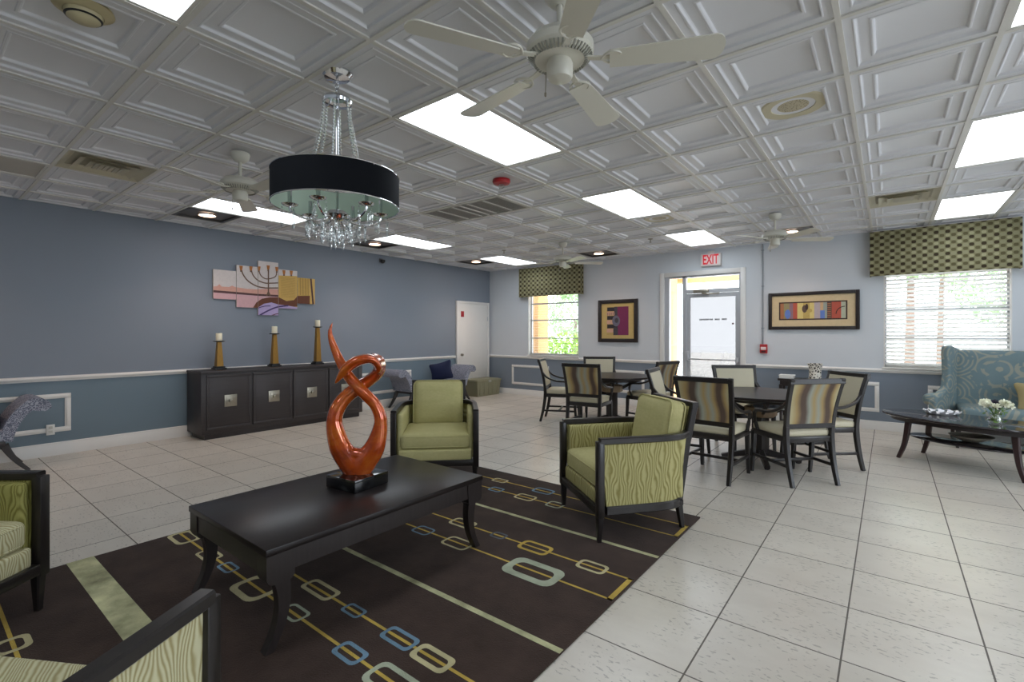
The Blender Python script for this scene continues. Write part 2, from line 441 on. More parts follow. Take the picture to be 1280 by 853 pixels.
for i, (a, b, c, d) in enumerate(RW):
    mb = MB(); x = XR+.06
    for q in (a, (a+b)/2, b): mb.b2((x-.03, q-.03, c), (x+.03, q+.03, d))
    for q in (c, (c+d)/2, d): mb.b2((x-.03, a, q-.03), (x+.03, b, q+.03))
    struct(mb.build('window_%d' % (i+3), M['white']))  # frames of the added, unseen right-wall openings

# ceiling: embossed lay-in tiles between a T-bar grid
PX, PY, GX, GY = .632, .634, -2.72, 2.13
def gx(i): return GX+PX*i
def gy(j): return GY+PY*j
LIGHT_T = [(0, 0), (0, 4), (0, 8), (-6, 0), (-6, 4), (-6, 8), (5, 0), (5, 4), (5, 8), (0, -4), (-6, -4), (5, -4), (0, -8), (-6, -8), (5, -8), (9, 0), (9, 4), (9, 8)]
DOWN_T = [(-7, 0), (-7, 4), (-7, 8), (-3, 9), (2, 9), (-7, -4)]
VENT_T = [(-5, -2), (4, 7)]; GRILLE_T = [(-3, 3), (-2, 3)]; EXTRA_VENT = [(6, 7)]
skip = {(i, j+k) for i, j in LIGHT_T for k in (0, 1)} | set(DOWN_T) | set(VENT_T) | set(GRILLE_T) | set(EXTRA_VENT)
mb = MB()
prof = [(.012, 2.924), (.050, 2.924), (.054, 2.921), (.060, 2.922), (.066, 2.933), (.072, 2.936), (.116, 2.936), (.120, 2.932), (.128, 2.931), (.134, 2.935), (.140, 2.946), (.146, 2.948)]
for i in range(-8, 12):
    for j in range(-10, 11):
        if (i, j) in skip: continue
        x0, x1, y0, y1 = max(gx(i), XL), min(gx(i+1), XR), max(gy(j), YF), min(gy(j+1), YB)
        if x1-x0 < .02 or y1-y0 < .02: continue
        if x1-x0 < .4 or y1-y0 < .4:
            mb.poly([(x0, y0, 2.926), (x0, y1, 2.926), (x1, y1, 2.926), (x1, y0, 2.926)]); continue
        vs = []; fs = []
        for d, z in prof: vs += [(x0+d, y0+d, z), (x1-d, y0+d, z), (x1-d, y1-d, z), (x0+d, y1-d, z)]
        for k in range(len(prof)-1):
            for e in range(4): fs.append((k*4+e, k*4+(e+1) % 4, k*4+4+(e+1) % 4, k*4+4+e))
        k = (len(prof)-1)*4; fs.append((k, k+1, k+2, k+3)); mb.add(vs, fs)
mb.b2((XL-.2, YF-.2, 3.1), (XR+.2, YB+.2, 3.25))
ceil_o = struct(mb.build('ceiling', M['ceiling'], sharp=20))
mb = MB()
for i in range(-7, 12):
    x = gx(i)
    if XL < x < XR: mb.b2((x-.013, YF, 2.915), (x+.013, YB, 2.930))
light_mid = {(i, j+1) for i, j in LIGHT_T}
for j in range(-9, 11):
    y = gy(j)
    for i in range(-8, 12):
        if (i, j) in light_mid: continue
        x0, x1 = max(gx(i), XL), min(gx(i+1), XR)
        if x1-x0 > .03: mb.b2((x0+.013, y-.013, 2.915), (x1-.013, y+.013, 2.930))
struct(mb.build('trim_1', M['tbar']))

# skirting, chair rail and panel mouldings
def skirt_bar(mb, p, q, z0, h, d):
    p = Vector((*p, 0)); q = Vector((*q, 0)); t = (q-p).normalized(); n = Vector((-t.y, t.x, 0))
    sec = [(0, 0), (d, 0), (d, h*.72), (d*.6, h*.82), (d*.55, h*.95), (0, h)]
    vs = [e+n*a+Vector((0, 0, z0+b)) for e in (p, q) for a, b in sec]; m = len(sec)
    mb.add(vs, [(k, (k+1) % m, m+(k+1) % m, m+k) for k in range(m)]+[tuple(range(m-1, -1, -1)), tuple(range(m, 2*m))])
def rail_bar(mb, p, q, z0):
    p = Vector((*p, 0)); q = Vector((*q, 0)); t = (q-p).normalized(); n = Vector((-t.y, t.x, 0))
    sec = [(0, 0), (.012, 0), (.014, .015), (.026, .022), (.030, .038), (.022, .046), (.016, .056), (0, .06)]
    vs = [e+n*a+Vector((0, 0, z0+b)) for e in (p, q) for a, b in sec]; m = len(sec)
    mb.add(vs, [(k, (k+1) % m, m+(k+1) % m, m+k) for k in range(m)]+[tuple(range(m-1, -1, -1)), tuple(range(m, 2*m))])
mb = MB(); skirt_bar(mb, (XL, 7.74), (XL, YF), 0, .15, .02); skirt_bar(mb, (XL, YB), (XL, 8.86), 0, .15, .02)
struct(mb.build('baseboard_left', M['white']))
mb = MB(); skirt_bar(mb, (-3.42, YB), (XL, YB), 0, .13, .02); skirt_bar(mb, (XR, YB), (-1.93, YB), 0, .13, .02)
struct(mb.build('baseboard_back', M['white']))
mb = MB(); rail_bar(mb, (XL, 7.74), (XL, YF), .865); rail_bar(mb, (XL, YB), (XL, 8.86), .855)
struct(mb.build('trim_2', M['white']))
mb = MB(); rail_bar(mb, (-3.42, YB), (XL, YB), .845); rail_bar(mb, (XR, YB), (-1.93, YB), .845)
struct(mb.build('trim_3', M['white']))
def moulding(n, axis, u0, u1, z0, z1):
    mb = MB(); wd, d = .055, .018
    for a, b, c, e in ((u0, u1, z0, z0+wd), (u0, u1, z1-wd, z1), (u0, u0+wd, z0+wd, z1-wd), (u1-wd, u1, z0+wd, z1-wd)):
        for (k, dd) in ((0, d*.6), (.014, d)):
            if axis == 'x': mb.b2((XL, a+k, c+k), (XL+dd, b-k, e-k), .003)
            else: mb.b2((a+k, YB-dd, c+k), (b-k, YB, e-k), .003)
    struct(mb.build('trim_%d' % n, M['white']))
moulding(4, 'x', -1.6, 1.29, .27, .715); moulding(5, 'x', 4.3, 6.47, .27, .68)
moulding(6, 'y', -6.97, -5.93, .235, .69); moulding(7, 'y', -5.35, -3.72, .24, .69)
moulding(8, 'y', -1.40, -.11, .262, .70); moulding(9, 'y', .43, 1.9, .262, .69)

# white flush door in the left wall
d = MB().b2((XL, 7.80, .01), (XL+.035, 8.80, 2.10), .004).build('door_1', M['white']); struct(d)
mb = MB()
mb.b2((XL, 7.745, 0), (XL+.05, 7.80, 2.155), .006); mb.b2((XL, 8.80, 0), (XL+.05, 8.855, 2.155), .006); mb.b2((XL, 7.799, 2.10), (XL+.049, 8.801, 2.154), .003)
mb.build('door_frame', M['white'], d)
mb = MB(); R90 = Matrix.Rotation(PI/2, 4, 'Y')
mb.lathe([(.0, .06), (.022, .055), (.03, .04), (.026, .02), (.012, .012), (.012, 0), (.03, 0), (.03, -.006)][::-1], (XL+.041, 7.90, .935), 16, R=R90)
mb.build('door_knob', M['brass_dark'], d)
mb = MB(); mb.b2((XL+.036, 8.802, .3), (XL+.05, 8.812, .4)); mb.b2((XL+.036, 8.788, 1.72), (XL+.052, 8.80, 1.82))
mb.build('hinge', M['alu'], d)
tag(MB().box((XL+.039, 7.93, 1.86), (.006, .10, .13), .002).build('door_sign', M['red']), 'small red square notice high on the white door', 'sign')

# exit door: white casing, aluminium storefront, glass leaf
dr = MB()
dr.b2((-3.41, YB-.025, 0), (-3.33, YB+.02, 2.55), .006); dr.b2((-2.0, YB-.025, 0), (-1.92, YB+.02, 2.55), .006); dr.b2((-3.332, YB-.024, 2.47), (-1.998, YB+.02, 2.549), .003)
dr = struct(dr.build('door_2', M['white']))
mb = MB(); ya, yb = YB+.01, YB+.09
mb.b2((-3.33, ya, 0), (-3.24, yb, 2.47)); mb.b2((-2.995, ya, 0), (-2.93, yb, 2.47)); mb.b2((-2.03, ya, 0), (-2.0, yb, 2.47))
mb.b2((-3.24, ya, 2.44), (-2.03, yb, 2.47)); mb.b2((-2.93, ya, 2.145), (-2.03, yb, 2.215)); mb.b2((-3.24, ya, 0), (-2.995, yb, .1))
mb.build('door_frame', M['alu'], dr)
mb = MB()
mb.b2((-2.925, ya+.02, .02), (-2.865, yb-.02, 2.14)); mb.b2((-2.09, ya+.02, .02), (-2.035, yb-.02, 2.14)); mb.b2((-2.865, ya+.02, 2.07), (-2.09, yb-.02, 2.14)); mb.b2((-2.865, ya+.02, .02), (-2.09, yb-.02, .16))
leaf = mb.build('door_leaf', M['alu'], dr)
mb = MB(); mb.tube([(-2.92, ya-.03, .955), (-2.04, ya-.03, .955)], .012); mb.b2((-2.93, ya-.05, .92), (-2.88, ya+.02, 1.10), .006); mb.b2((-2.08, ya-.05, .92), (-2.03, ya+.02, 1.0), .006)
mb.build('push_bar', M['alu'], leaf)
mb = MB(); mb.b2((-2.78, ya-.07, 2.145), (-2.52, ya, 2.20), .008); mb.tube([(-2.62, ya-.08, 2.14), (-2.52, ya-.12, 2.115), (-2.35, ya-.02, 2.13)], .012)
mb.build('door_closer', M['brass_dark'], leaf)
MB().b2((-2.865, YB+.045, .16), (-2.09, YB+.053, 2.07)).build('door_glass', M['dimming_glass'], leaf)
MB().b2((-3.24, YB+.045, .1), (-2.995, YB+.053, 2.44)).build('sidelight_glass', M['glass'], dr)
MB().b2((-2.93, YB+.045, 2.215), (-2.03, YB+.053, 2.44)).build('transom_glass', M['glass'], dr)
mb = MB(); x = -2.70                                   # small grey vinyl letters, seen from behind
rnd = random.Random(3)
for wlen in (11, 4, 4):
    for k in range(wlen):
        h = .028
        st = rnd.choice((0, 1, 2, 3)); z0 = 1.655
        mb.b2((x, YB+.038, z0), (x+.0065, YB+.044, z0+h))
        if st != 1: mb.b2((x, YB+.038, z0+h-.007), (x+.016, YB+.044, z0+h))
        if st >= 2: mb.b2((x, YB+.038, z0+.013), (x+.016, YB+.044, z0+.020))
        if st != 2: mb.b2((x+.0115, YB+.038, z0), (x+.017, YB+.044, z0+h))
        x += .0215
    x += .030
mb.build('vinyl_lettering', pm('grey_vinyl', (44, 44, 46), .6), leaf)
MB().lathe([(0, 0), (.016, 0), (.016, .006), (0, .006)], (-2.133, YB+.043, 1.59), 14, R=Matrix.Rotation(PI/2, 4, 'X')).build('round_decal', pm('brown_decal', (110, 80, 76)), leaf)

# windows with aluminium awning frames
def window(n, W, bars):
    a, b, c, e = W; fr = MB(); y0, y1 = YB+.10, YB+.15
    fr.b2((a, y0, c), (a+.035, y1, e)); fr.b2((b-.035, y0, c), (b, y1, e)); fr.b2((a, y0, c), (b, y1, c+.04)); fr.b2((a, y0, e-.04), (b, y1, e))
    for z in bars: fr.b2((a, y0-.005, z-.014), (b, y1, z+.014))
    o = struct(fr.build('window_%d' % n, M['alu']))
    MB().b2((a+.03, YB+.122, c+.03), (b-.03, YB+.128, e-.03)).build('window_pane', M['glass'], o)
    mb = MB(); mb.b2((a-.02, YB-.035, c-.03), (b+.02, YB+.10, c), .006)
    mb.build('window_sill', M['white'], o)
    mb = MB()
    for q in (a, b-.012): mb.b2((q, YB-.004, c), (q+.012, YB+.1, e))
    mb.build('window_reveal', M['white'], o)
window(1, W1, [1.315, 1.72, 2.09]); window(2, W2, [1.345, 1.76, 2.20])
t = NT('white_slat').set(.5); t.col(lin((236, 236, 234)))
tl = t.n('BsdfTranslucent'); tl.inputs[0].default_value = (.8, .8, .78, 1); mx = t.n('MixShader'); mx.inputs[0].default_value = .6
t.l(t.b.outputs[0], mx.inputs[1]); t.l(tl.outputs[0], mx.inputs[2]); t.l(mx.outputs[0], t.out.inputs[0]); M['slat'] = t.m
def blind(W, pitch, depth, ang, label, nlad, th=.0025):
    a, b, c, e = W; a += .018; b -= .018; y = YB+.052; bt = thing('window_blind', label, 'blind', ((a+b)/2, y, c))
    wd = b-a; mb = MB(); z = .05
    while z < e-c-.06:
        mb.box((0, 0, z), (wd, depth, th), R=Matrix.Rotation(ang, 4, 'X')); z += pitch
    mb.build('slats', M['slat'], bt)
    MB().box((0, 0, .014), (wd, depth*.9, .022), .004).build('bottom_rail', M['slat'], bt)
    MB().box((0, 0, e-c-.03), (wd, .05, .05), .004).build('head_rail', M['slat'], bt)
    mb = MB()
    for k in range(nlad):
        x = -wd/2+.09+(wd-.18)*k/(nlad-1)
        for yy in (-depth/2, depth/2): mb.box((x, yy, (e-c)/2), (.0025, .0025, e-c-.06))
    mb.build('ladder_cord', M['slat'], bt)
blind(W1, .034, .030, .10, 'white mini blind with thin open slats behind the small far window', 3)
blind(W2, .058, .056, .62, 'white blind of wide slats in the window behind the teal settee', 3, .003)
def valance(x0, x1, z0, z1, label):
    v = thing('window_valance', label, 'valance', ((x0+x1)/2, YB, z0)); hw = (x1-x0)/2; h = z1-z0
    mb = MB(); mb.b2((-hw, -.13, 0), (hw, -.115, h), .004); mb.b2((-hw, -.117, 0), (-hw+.015, 0, h)); mb.b2((hw-.015, -.117, 0), (hw, 0, h))
    mb.build('fabric_cornice', M['valance'], v)
    MB().b2((-hw, -.13, h-.004), (hw, 0, h+.003)).build('top_board', M['white'], v)
valance(-6.67, -5.06, 2.245, 2.895, 'dotted olive fabric cornice over the small far window')
valance(-.22, 1.335, 2.255, 2.905, 'dotted olive fabric cornice over the wide window at right')

# ---------------------------------------------------------------- outside
struct(MB().b2((-30, YB+.2, -.25), (25, 40, -.12)).build('ground', M['concrete']))
struct(MB().b2((-7.6, 9.6, -.12), (-6.70, 10.05, 3.2), .01).build('column_1', M['orange_wall']))
struct(MB().b2((-4.3, 9.75, -.12), (-3.52, 10.2, 3.2), .01).build('column_2', M['orange_wall']))
struct(MB().b2((-7.3, 10.3, 2.50), (4.5, 10.6, 3.25), .01).build('beam', M['orange_wall']))
def leafcloud(mb, pts, size, rnd):
    for p in pts:
        d1 = Vector((rnd.gauss(0, 1), rnd.gauss(0, 1), rnd.gauss(0, 1))).normalized(); d2 = d1.orthogonal().normalized()
        s_ = size*rnd.uniform(.6, 1.3); p = Vector(p)
        mb.add([p-d1*s_, p+d2*s_*.45, p+d1*s_, p-d2*s_*.45], [(0, 1, 2, 3)])
rnd = random.Random(5); mb = MB()
leafcloud(mb, [(rnd.uniform(-9.5, -4.4), rnd.gauss(12.3, .22), rnd.uniform(-.1, 1.32)+.12*math.sin(k)) for k in range(5200)], .07, rnd)
hedge = mb.build('hedge', M['leaf']); tag(hedge, 'bright green hedge outside the small far window', 'hedge', None, 'stuff')
def tree(x, y, lean, h, r, label, crown=True):
    tr = thing('garden_tree', label, 'tree', (x, y, -.12))
    pts = smooth_path([(0, 0, 0), (lean*.3, 0, h*.35), (lean*.7, .05, h*.7), (lean, 0, h)], 4)
    MB().tube(pts, [r*(1-.4*i/(len(pts)-1)) for i in range(len(pts))], 10).build('trunk', M['bark'], tr)
    if crown:
        mb = MB(); rr = random.Random(int(x*100)); ps = []
        for k in range(1500):
            q = Vector((rr.gauss(0, 1), rr.gauss(0, 1), rr.gauss(0, 1))).normalized()*rr.uniform(.4, 1)**.4
            ps.append((lean+q.x*1.5, q.y*1.2, h+.3+q.z*1.2))
        leafcloud(mb, ps, .10, rr); mb.build('crown', M['leaf_pale'], tr)
tree(-8.4, 14.2, .55, 3.4, .07, 'slim leaning tree outside the small far window')
tree(.33, 13.2, .05, 3.6, .10, 'left tree of the two outside the wide window')
tree(.98, 16.0, .08, 3.8, .08, 'right tree of the two outside the wide window')
tree(-11.6, 19.5, .1, 2.2, .12, 'low rounded tree farthest beyond the hedge')
tree(2.6, 18.0, .1, 2.6, .12, 'leafy tree farthest beyond the wide window')

# ---------------------------------------------------------------- ceiling fixtures
def light_panel(i, j, label, lit=True):
    x0, x1, y0, y1 = gx(i), gx(i+1), gy(j), gy(j+2)
    t_ = thing('ceiling_light', label, 'ceiling light', ((x0+x1)/2, (y0+y1)/2, CEIL), 0, 'fluorescent ceiling panels')
    hx, hy = PX/2-.013, PY-.013
    mb = MB()
    for a, b in (((-hx, -hy, -.002), (-hx+.018, hy, .03)), ((hx-.018, -hy, -.002), (hx, hy, .03)), ((-hx+.018, -hy, -.002), (hx-.018, -hy+.018, .03)), ((-hx+.018, hy-.018, -.002), (hx-.018, hy, .03))): mb.b2(a, b)
    mb.build('frame', M['tbar'], t_)
    MB().b2((-hx+.017, -hy+.017, .008), (hx-.017, hy-.017, .014)).build('diffuser', M['panel_e'] if lit else M['panel_off'], t_)
LL = {(0, 0): 'lit ceiling panel crossed by a blade of the large near fan', (0, 4): 'lit ceiling panel beyond the red alarm strobe, in line with the exit door', (0, 8): 'lit ceiling panel closest to the exit sign',
      (-6, 0): 'lit ceiling panel behind the black drum chandelier', (-6, 4): 'middle lit panel of the row along the dark blue wall', (-6, 8): 'lit panel nearest the white door corner, before the small valance',
      (5, 0): 'lit ceiling panel cut by the top right corner of the photo', (5, 4): 'large lit panel at the right edge, farther than the corner one', (5, 8): 'lit ceiling panel directly before the wide right valance',
      (0, -4): 'lit ceiling panel cut by the top edge left of centre'}
LL[(-6, -4)] = 'unlit flat ceiling panel at the left edge below the air diffuser'
for i, j in LIGHT_T: light_panel(i, j, LL.get((i, j), 'lit ceiling panel outside the view behind the camera'), (i, j) != (-6, -4))
def downlight(i, j, label):
    c = ((gx(i)+gx(i+1))/2, (gy(j)+gy(j+1))/2, CEIL)
    t_ = thing('downlight', label, 'downlight', c, 0, 'square downlights along the walls')
    h = PX/2-.013; mb = MB()
    for a, b in (((-h, -h, -.004), (-h+.04, h, .02)), ((h-.04, -h, -.004), (h, h, .02)), ((-h+.04, -h, -.004), (h-.04, -h+.04, .02)), ((-h+.04, h-.04, -.004), (h-.04, h, .02))): mb.b2(a, b, .002)
    mb.build('rim', pm('bronze_rim', (74, 70, 68), .4), t_)
    MB().b2((-h+.03, -h+.03, .02), (h-.03, h-.03, .03)).build('reflector_plate', pm('smoked_plate', (112, 106, 102), .35, .3), t_)
    MB().lathe([(.095, .022), (.095, .0), (.105, .0), (.105, .022)], (0, 0, -.004), 24, cap=False).build('lamp_trim', M['brass_dark'], t_)
    MB().lathe([(0, .006), (.05, .006), (.09, .012), (.09, .018), (0, .018)], (0, 0, -.004), 24).build('lamp', M['lamp_e'], t_)
    l = bpy.data.lights.new('downlight_lamp', 'SPOT'); l.energy = SPOT_E; l.spot_size = 2.0; l.spot_blend = .9; l.color = (1, .74, .58); l.shadow_soft_size = .06
    o = bpy.data.objects.new('downlight_lamp', l); COL.objects.link(o); o.location = (c[0], c[1], CEIL-.03)
for (i, j), lb in zip(DOWN_T, ['square dark downlight left of the chandelier, beside a lit panel', 'square dark downlight under the chandelier crystals by the blue wall', 'square dark downlight nearest the white door', 'square dark downlight between the far fan and the exit sign', 'square dark downlight half hidden by the fan above the striped picture', 'square dark downlight outside the view']):
    downlight(i, j, lb)
def air_vent(i, j, label):
    t_ = thing('air_vent', label, 'vent', ((gx(i)+gx(i+1))/2, (gy(j)+gy(j+1))/2, CEIL), 0, 'square air diffusers'); h = PX/2-.014
    mb = MB()
    for k, (a, z) in enumerate([(h, -.004), (h*.72, -.012), (h*.46, -.016)]):
        b = a-.05
        vs = []
        for q, zz in ((a, z), (b, z+.028), (b-.006, z+.03)): vs += [(-q, -q, zz), (q, -q, zz), (q, q, zz), (-q, q, zz)]
        mb.add(vs, [(r*4+e, r*4+(e+1) % 4, r*4+4+(e+1) % 4, r*4+4+e) for r in range(2) for e in range(4)])
    mb.build('louvre_cone', pm('ivory_vent', (190, 184, 160), .4), t_)
    mb = MB()
    for k in range(6): mb.b2((-h*.3, -h*.3+k*.035, -.014), (h*.3, -h*.3+k*.035+.022, -.008))
    mb.build('core_blades', pm('ivory_blade', (176, 170, 150), .4), t_)
    MB().b2((-h, -h, .028), (h, h, .033)).build('duct_back', pm('duct_ivory', (186, 180, 160), .8), t_)
air_vent(-5, -2, 'square ivory air diffuser in the ceiling at far left'); air_vent(4, 7, 'square ivory air diffuser in the ceiling left of the wide valance'); air_vent(6, 7, 'square ivory air diffuser at the right edge above the wide valance')
gt = thing('return_air_grille', 'long grey return grille in the ceiling beside the red strobe', 'vent', ((gx(-3)+gx(-1))/2, (gy(3)+gy(4))/2, CEIL))
mb = MB(); hx, hy = PX-.013, PY/2-.013
for a, b in (((-hx, -hy, -.005), (hx, -hy+.03, .01)), ((-hx, hy-.03, -.005), (hx, hy, .01))): mb.b2(a, b)
for k in range(6): x = -hx+(2*hx-.03)*k/5; mb.b2((x, -hy, -.005), (x+.03, hy, .01))
mb.build('frame', pm('grille_frame', (186, 184, 178), .5), gt)
mb = MB()
for k in range(26): y = -hy+.03+k*.0212; mb.box((0, y+.006, .004), (2*hx, .021, .002), R=Matrix.Rotation(.14, 4, 'X'))
mb.build('louvres', pm('grille_louvre', (150, 148, 142), .5), gt)
MB().b2((-hx, -hy, .03), (hx, hy, .035)).build('duct_back', pm('duct_back_grey', (150, 148, 142), .8), gt)
sp_ = thing('ceiling_speaker', 'round ivory speaker grille in a ceiling tile right of the large fan', 'speaker', (-.508, 3.715, 2.962))
MB().lathe([(.20, 0), (.205, -.01), (.19, -.022), (.13, -.018), (.125, 0)], n=40, cap=False).build('rim', pm('ivory_speaker', (196, 188, 160), .5), sp_)
t = NT('speaker_mesh').set(.6); vo = t.n('TexVoronoi'); vo.inputs['Scale'].default_value = 90; t.l(t.co(), vo.inputs['Vector'])
t.col(t.mix(t.math('LESS_THAN', vo.outputs['Distance'], .3), lin((186, 176, 150)), lin((100, 92, 80))))
MB().lathe([(0, -.016), (.06, -.016), (.126, -.012), (.126, -.006), (0, -.006)], n=32).build('grille', t.m, sp_)
s2 = sp_.copy(); COL.objects.link(s2); s2.location = (-2.404, 6.251, 2.962); s2['label'] = 'round ivory speaker grille between the two lit panels leading to the exit'
sp_['group'] = s2['group'] = 'round ceiling speakers'
for ch_ in list(sp_.children): q = ch_.copy(); COL.objects.link(q); q.parent = s2
sm = thing('smoke_detector', 'yellowed round smoke detector at the top left of the ceiling', 'smoke detector', (-2.97, .545, 2.948))
MB().lathe([(.11, 0), (.115, -.012), (.09, -.03), (.075, -.034), (.07, -.03)], n=32).build('base', pm('yellowed_plastic', (176, 164, 128), .5), sm)
MB().lathe([(.072, -.03), (.07, -.05), (.055, -.062), (.03, -.072), (0, -.074)], n=32).build('dome', pm('yellowed_dome', (184, 174, 140), .5), sm)
MB().lathe([(.066, -.052), (.071, -.05), (.064, -.056)], n=32).build('sensing_slot', M['black'], sm)
stb = thing('alarm_strobe', 'red round fire alarm strobe on the ceiling by the return grille', 'fire alarm', (-3.036, 3.715, 2.948))
MB().lathe([(.085, 0), (.09, -.02), (.08, -.04), (.05, -.048), (0, -.048)], n=28).build('base', M['red'], stb)
MB().lathe([(.03, -.048), (.028, -.075), (.015, -.085), (0, -.087)], n=16).build('lens', M['crystal'], stb)
def sprinkler(x, y, label):
    s_ = thing('sprinkler_head', label, 'sprinkler', (x, y, 2.948), 0, 'fire sprinklers')
    MB().lathe([(.04, 0), (.042, -.006), (.02, -.012), (.012, -.012)], n=18).build('escutcheon', M['brass_dark'], s_)
    MB().tube([(0, 0, 0), (0, 0, -.06)], .008).build('frame', M['brass_dark'], s_)
    MB().lathe([(0, -.06), (.022, -.06), (.022, -.063), (0, -.063)], n=14).build('deflector', M['brass_dark'], s_)
sprinkler(-3.036, 7.517, 'small sprinkler head left of the panel nearest the exit sign'); sprinkler(-5.564, 6.883, 'small sprinkler head above the small far valance')
cm = thing('dome_camera', 'small dark dome camera high on the blue wall near a downlight', 'camera', (XL, 5.72, 2.80))
MB().b2((0, -.035, -.02), (.03, .035, .05), .006).build('bracket', pm('cam_grey', (90, 90, 92)), cm)
MB().lathe([(.045, .02), (.05, 0), (.045, -.02), (.025, -.042), (0, -.05)], (.07, 0, 0), 18).build('dome', M['black'], cm)

def make_fan(label, loc, ang, tint=None):
    f_ = thing('ceiling_fan', label, 'ceiling fan', loc, 0, 'white five blade ceiling fans'); W_ = M['fan_white']
    MB().lathe([(.07, 0), (.075, -.015), (.066, -.05), (.04, -.075), (.016, -.08), (.016, -.07)], n=28).build('canopy', W_, f_)
    MB().tube([(0, 0, -.06), (0, 0, -.24)], .013, 12).build('downrod', W_, f_)
    D = -.052
    MB().lathe([(.02, -.15), (.06, -.155), (.125, -.175), (.148, -.205), (.148, -.235), (.125, -.262), (.10, -.268), (.0, -.268)], (0, 0, D), n=36).build('motor_housing', W_, f_)
    mb = MB()
    for k in range(48):
        a = 2*PI*k/48; mb.M = TR(0, 0, D) @ RZ(a); mb.box((.125, 0, -.259), (.036, .007, .012), R=Matrix.Rotation(-.75, 4, 'Y'))
    mb.M = Matrix.Identity(4); mb.build('vent_fins', pm('fan_fin', (150, 150, 140), .4), f_)
    MB().lathe([(.05, -.265), (.058, -.285), (.058, -.335), (.05, -.348), (.02, -.356), (.0, -.357)], (0, 0, D), n=28).build('switch_housing', W_, f_)
    mb = MB(); mb.M = TR(0, 0, D); mb.tube([(-.045, -.04, -.32), (-.047, -.042, -.41)], .0022, 6); mb.lathe([(0, -.43), (.005, -.425), (.005, -.41), (0, -.405)], (-.047, -.042, 0), 8)
    mb.build('pull_chain', M['brass_dark'], f_)
    for k in range(5):
        R_ = TR(0, 0, D) @ RZ(ang+2*PI*k/5)
        iron = MB(); iron.M = R_
        iron.bar([(.10, 0, -.262), (.15, 0, -.272), (.19, 0, -.277)], [.035, .028, .03], .008)
        for sgn in (-1, 1):
            iron.tube(smooth_path([(.18, 0, -.277), (.205, sgn*.035, -.277), (.235, sgn*.046, -.277), (.262, sgn*.028, -.277), (.25, sgn*.006, -.277)], 4), .006, 6)
        iron.box((.235, 0, -.276), (.11, .03, .006), .002)
        
        bl = MB(); bl.M = R_ @ TR(.0, 0, -.283) @ Matrix.Rotation(math.radians(-11), 4, 'X')
        out = []
        n_ = 10
        for s_ in range(n_+1):
            u = s_/n_; out.append((.215+.425*u, -(.050+.018*u)))
        for s_ in range(1, 8):
            a = -PI/2+PI*s_/8; out.append((.64+.04*math.cos(a), .068*math.sin(a)))
        out += [(x, -y) for x, y in out[:n_+1][::-1]]
        bl.prism(out, -.003, .003, 'z'); bo = bl.build('blade', W_, f_, sharp=30); iron.build('blade_iron', W_, bo)
    return f_
rad = math.radians
fan = make_fan('large white ceiling fan nearest the camera', (-1.14, 1.80, 2.938), rad(26))
make_fan('white ceiling fan beside the black drum chandelier', (-4.30, 1.79, 2.938), rad(6))
make_fan('white ceiling fan in front of the small far valance', (-4.30, 6.885, 2.938), rad(-30))
make_fan('white ceiling fan above the striped wide picture', (-1.14, 6.885, 2.938), rad(30))

# chandelier
ch = thing('drum_chandelier', 'black drum chandelier with hanging crystals under a chrome rod', 'chandelier', (-2.53, 1.585, 0))
MB().lathe([(.085, 2.95), (.088, 2.925), (.07, 2.905), (.02, 2.895), (.0, 2.893)], n=32).build('canopy', M['chrome'], ch)
mb = MB()
for k in range(4):
    z = 2.885-k*.03; mb.M = TR(0, 0, z) @ RZ(PI/2*(k % 2))
    mb.tube([(.011*math.cos(a), 0, .02*math.sin(a)) for a in [2*PI*q/12 for q in range(12)]], .0032, 6, up=(0, 1, 0), closed=True)
mb.M = Matrix.Identity(4); mb.build('chain', M['chrome'], ch)
MB().lathe([(.02, 2.79), (.08, 2.785), (.085, 2.77), (.08, 2.755), (.05, 2.745), (.015, 2.74)], n=28).build('top_ring', M['chrome'], ch)
MB().tube([(0, 0, 2.78), (0, 0, 2.12)], .009, 12).build('rod', M['chrome'], ch)
RD = .352
MB().lathe([(RD, 2.155), (RD, 2.335)], n=72, cap=False).build('shade', M['black_fabric'], ch)
MB().lathe([(RD-.004, 2.156), (RD-.004, 2.334)], n=72, cap=False).build('shade_lining', M['shade_lining'], ch)
mb = MB()
for z in (2.335, 2.155): mb.tube([(RD*math.cos(a), RD*math.sin(a), z) for a in [2*PI*q/64 for q in range(64)]], .0035, 6, closed=True)
for k in range(3): mb.M = RZ(k*2*PI/3); mb.tube([(0, 0, 2.33), (RD, 0, 2.33)], .003, 6)
mb.M = Matrix.Identity(4); mb.build('shade_frame', M['chrome'], ch)
for k in range(6):
    mb = MB(); mb.M = RZ(k*PI/3+.3)
    for q in range(24):
        u = q/23; mb.lathe([(0, -.009), (.0095, 0), (0, .009)], (.075+.06*u*u+.02*u, 0, 2.75-.42*u), 6)
    mb.tube([(.075, 0, 2.75), (.155, 0, 2.33)], .0012, 5); mb.build('bead_strand', M['bead'], ch)
for k in range(6):
    mb = MB(); mb.M = RZ(k*PI/3+.1)
    mb.tube(smooth_path([(0, 0, 2.12), (.08, 0, 2.075), (.17, 0, 2.07), (.24, 0, 2.10), (.25, 0, 2.14)], 5), .007, 8)
    mb.lathe([(.012, 2.125), (.04, 2.135), (.045, 2.142), (.02, 2.14), (.012, 2.15)], (.25, 0, 0), 16)
    mb.tube([(.25, 0, 2.14), (.25, 0, 2.225)], .012, 10)
    arm = mb.build('arm', M['chrome'], ch)
def prism_drop(mb, x, y, z, l, r=.008):
    mb.lathe([(0, 0), (r*.5, -.006), (r, -.02), (r*.9, -l*.8), (0, -l)], (x, y, z), 6)
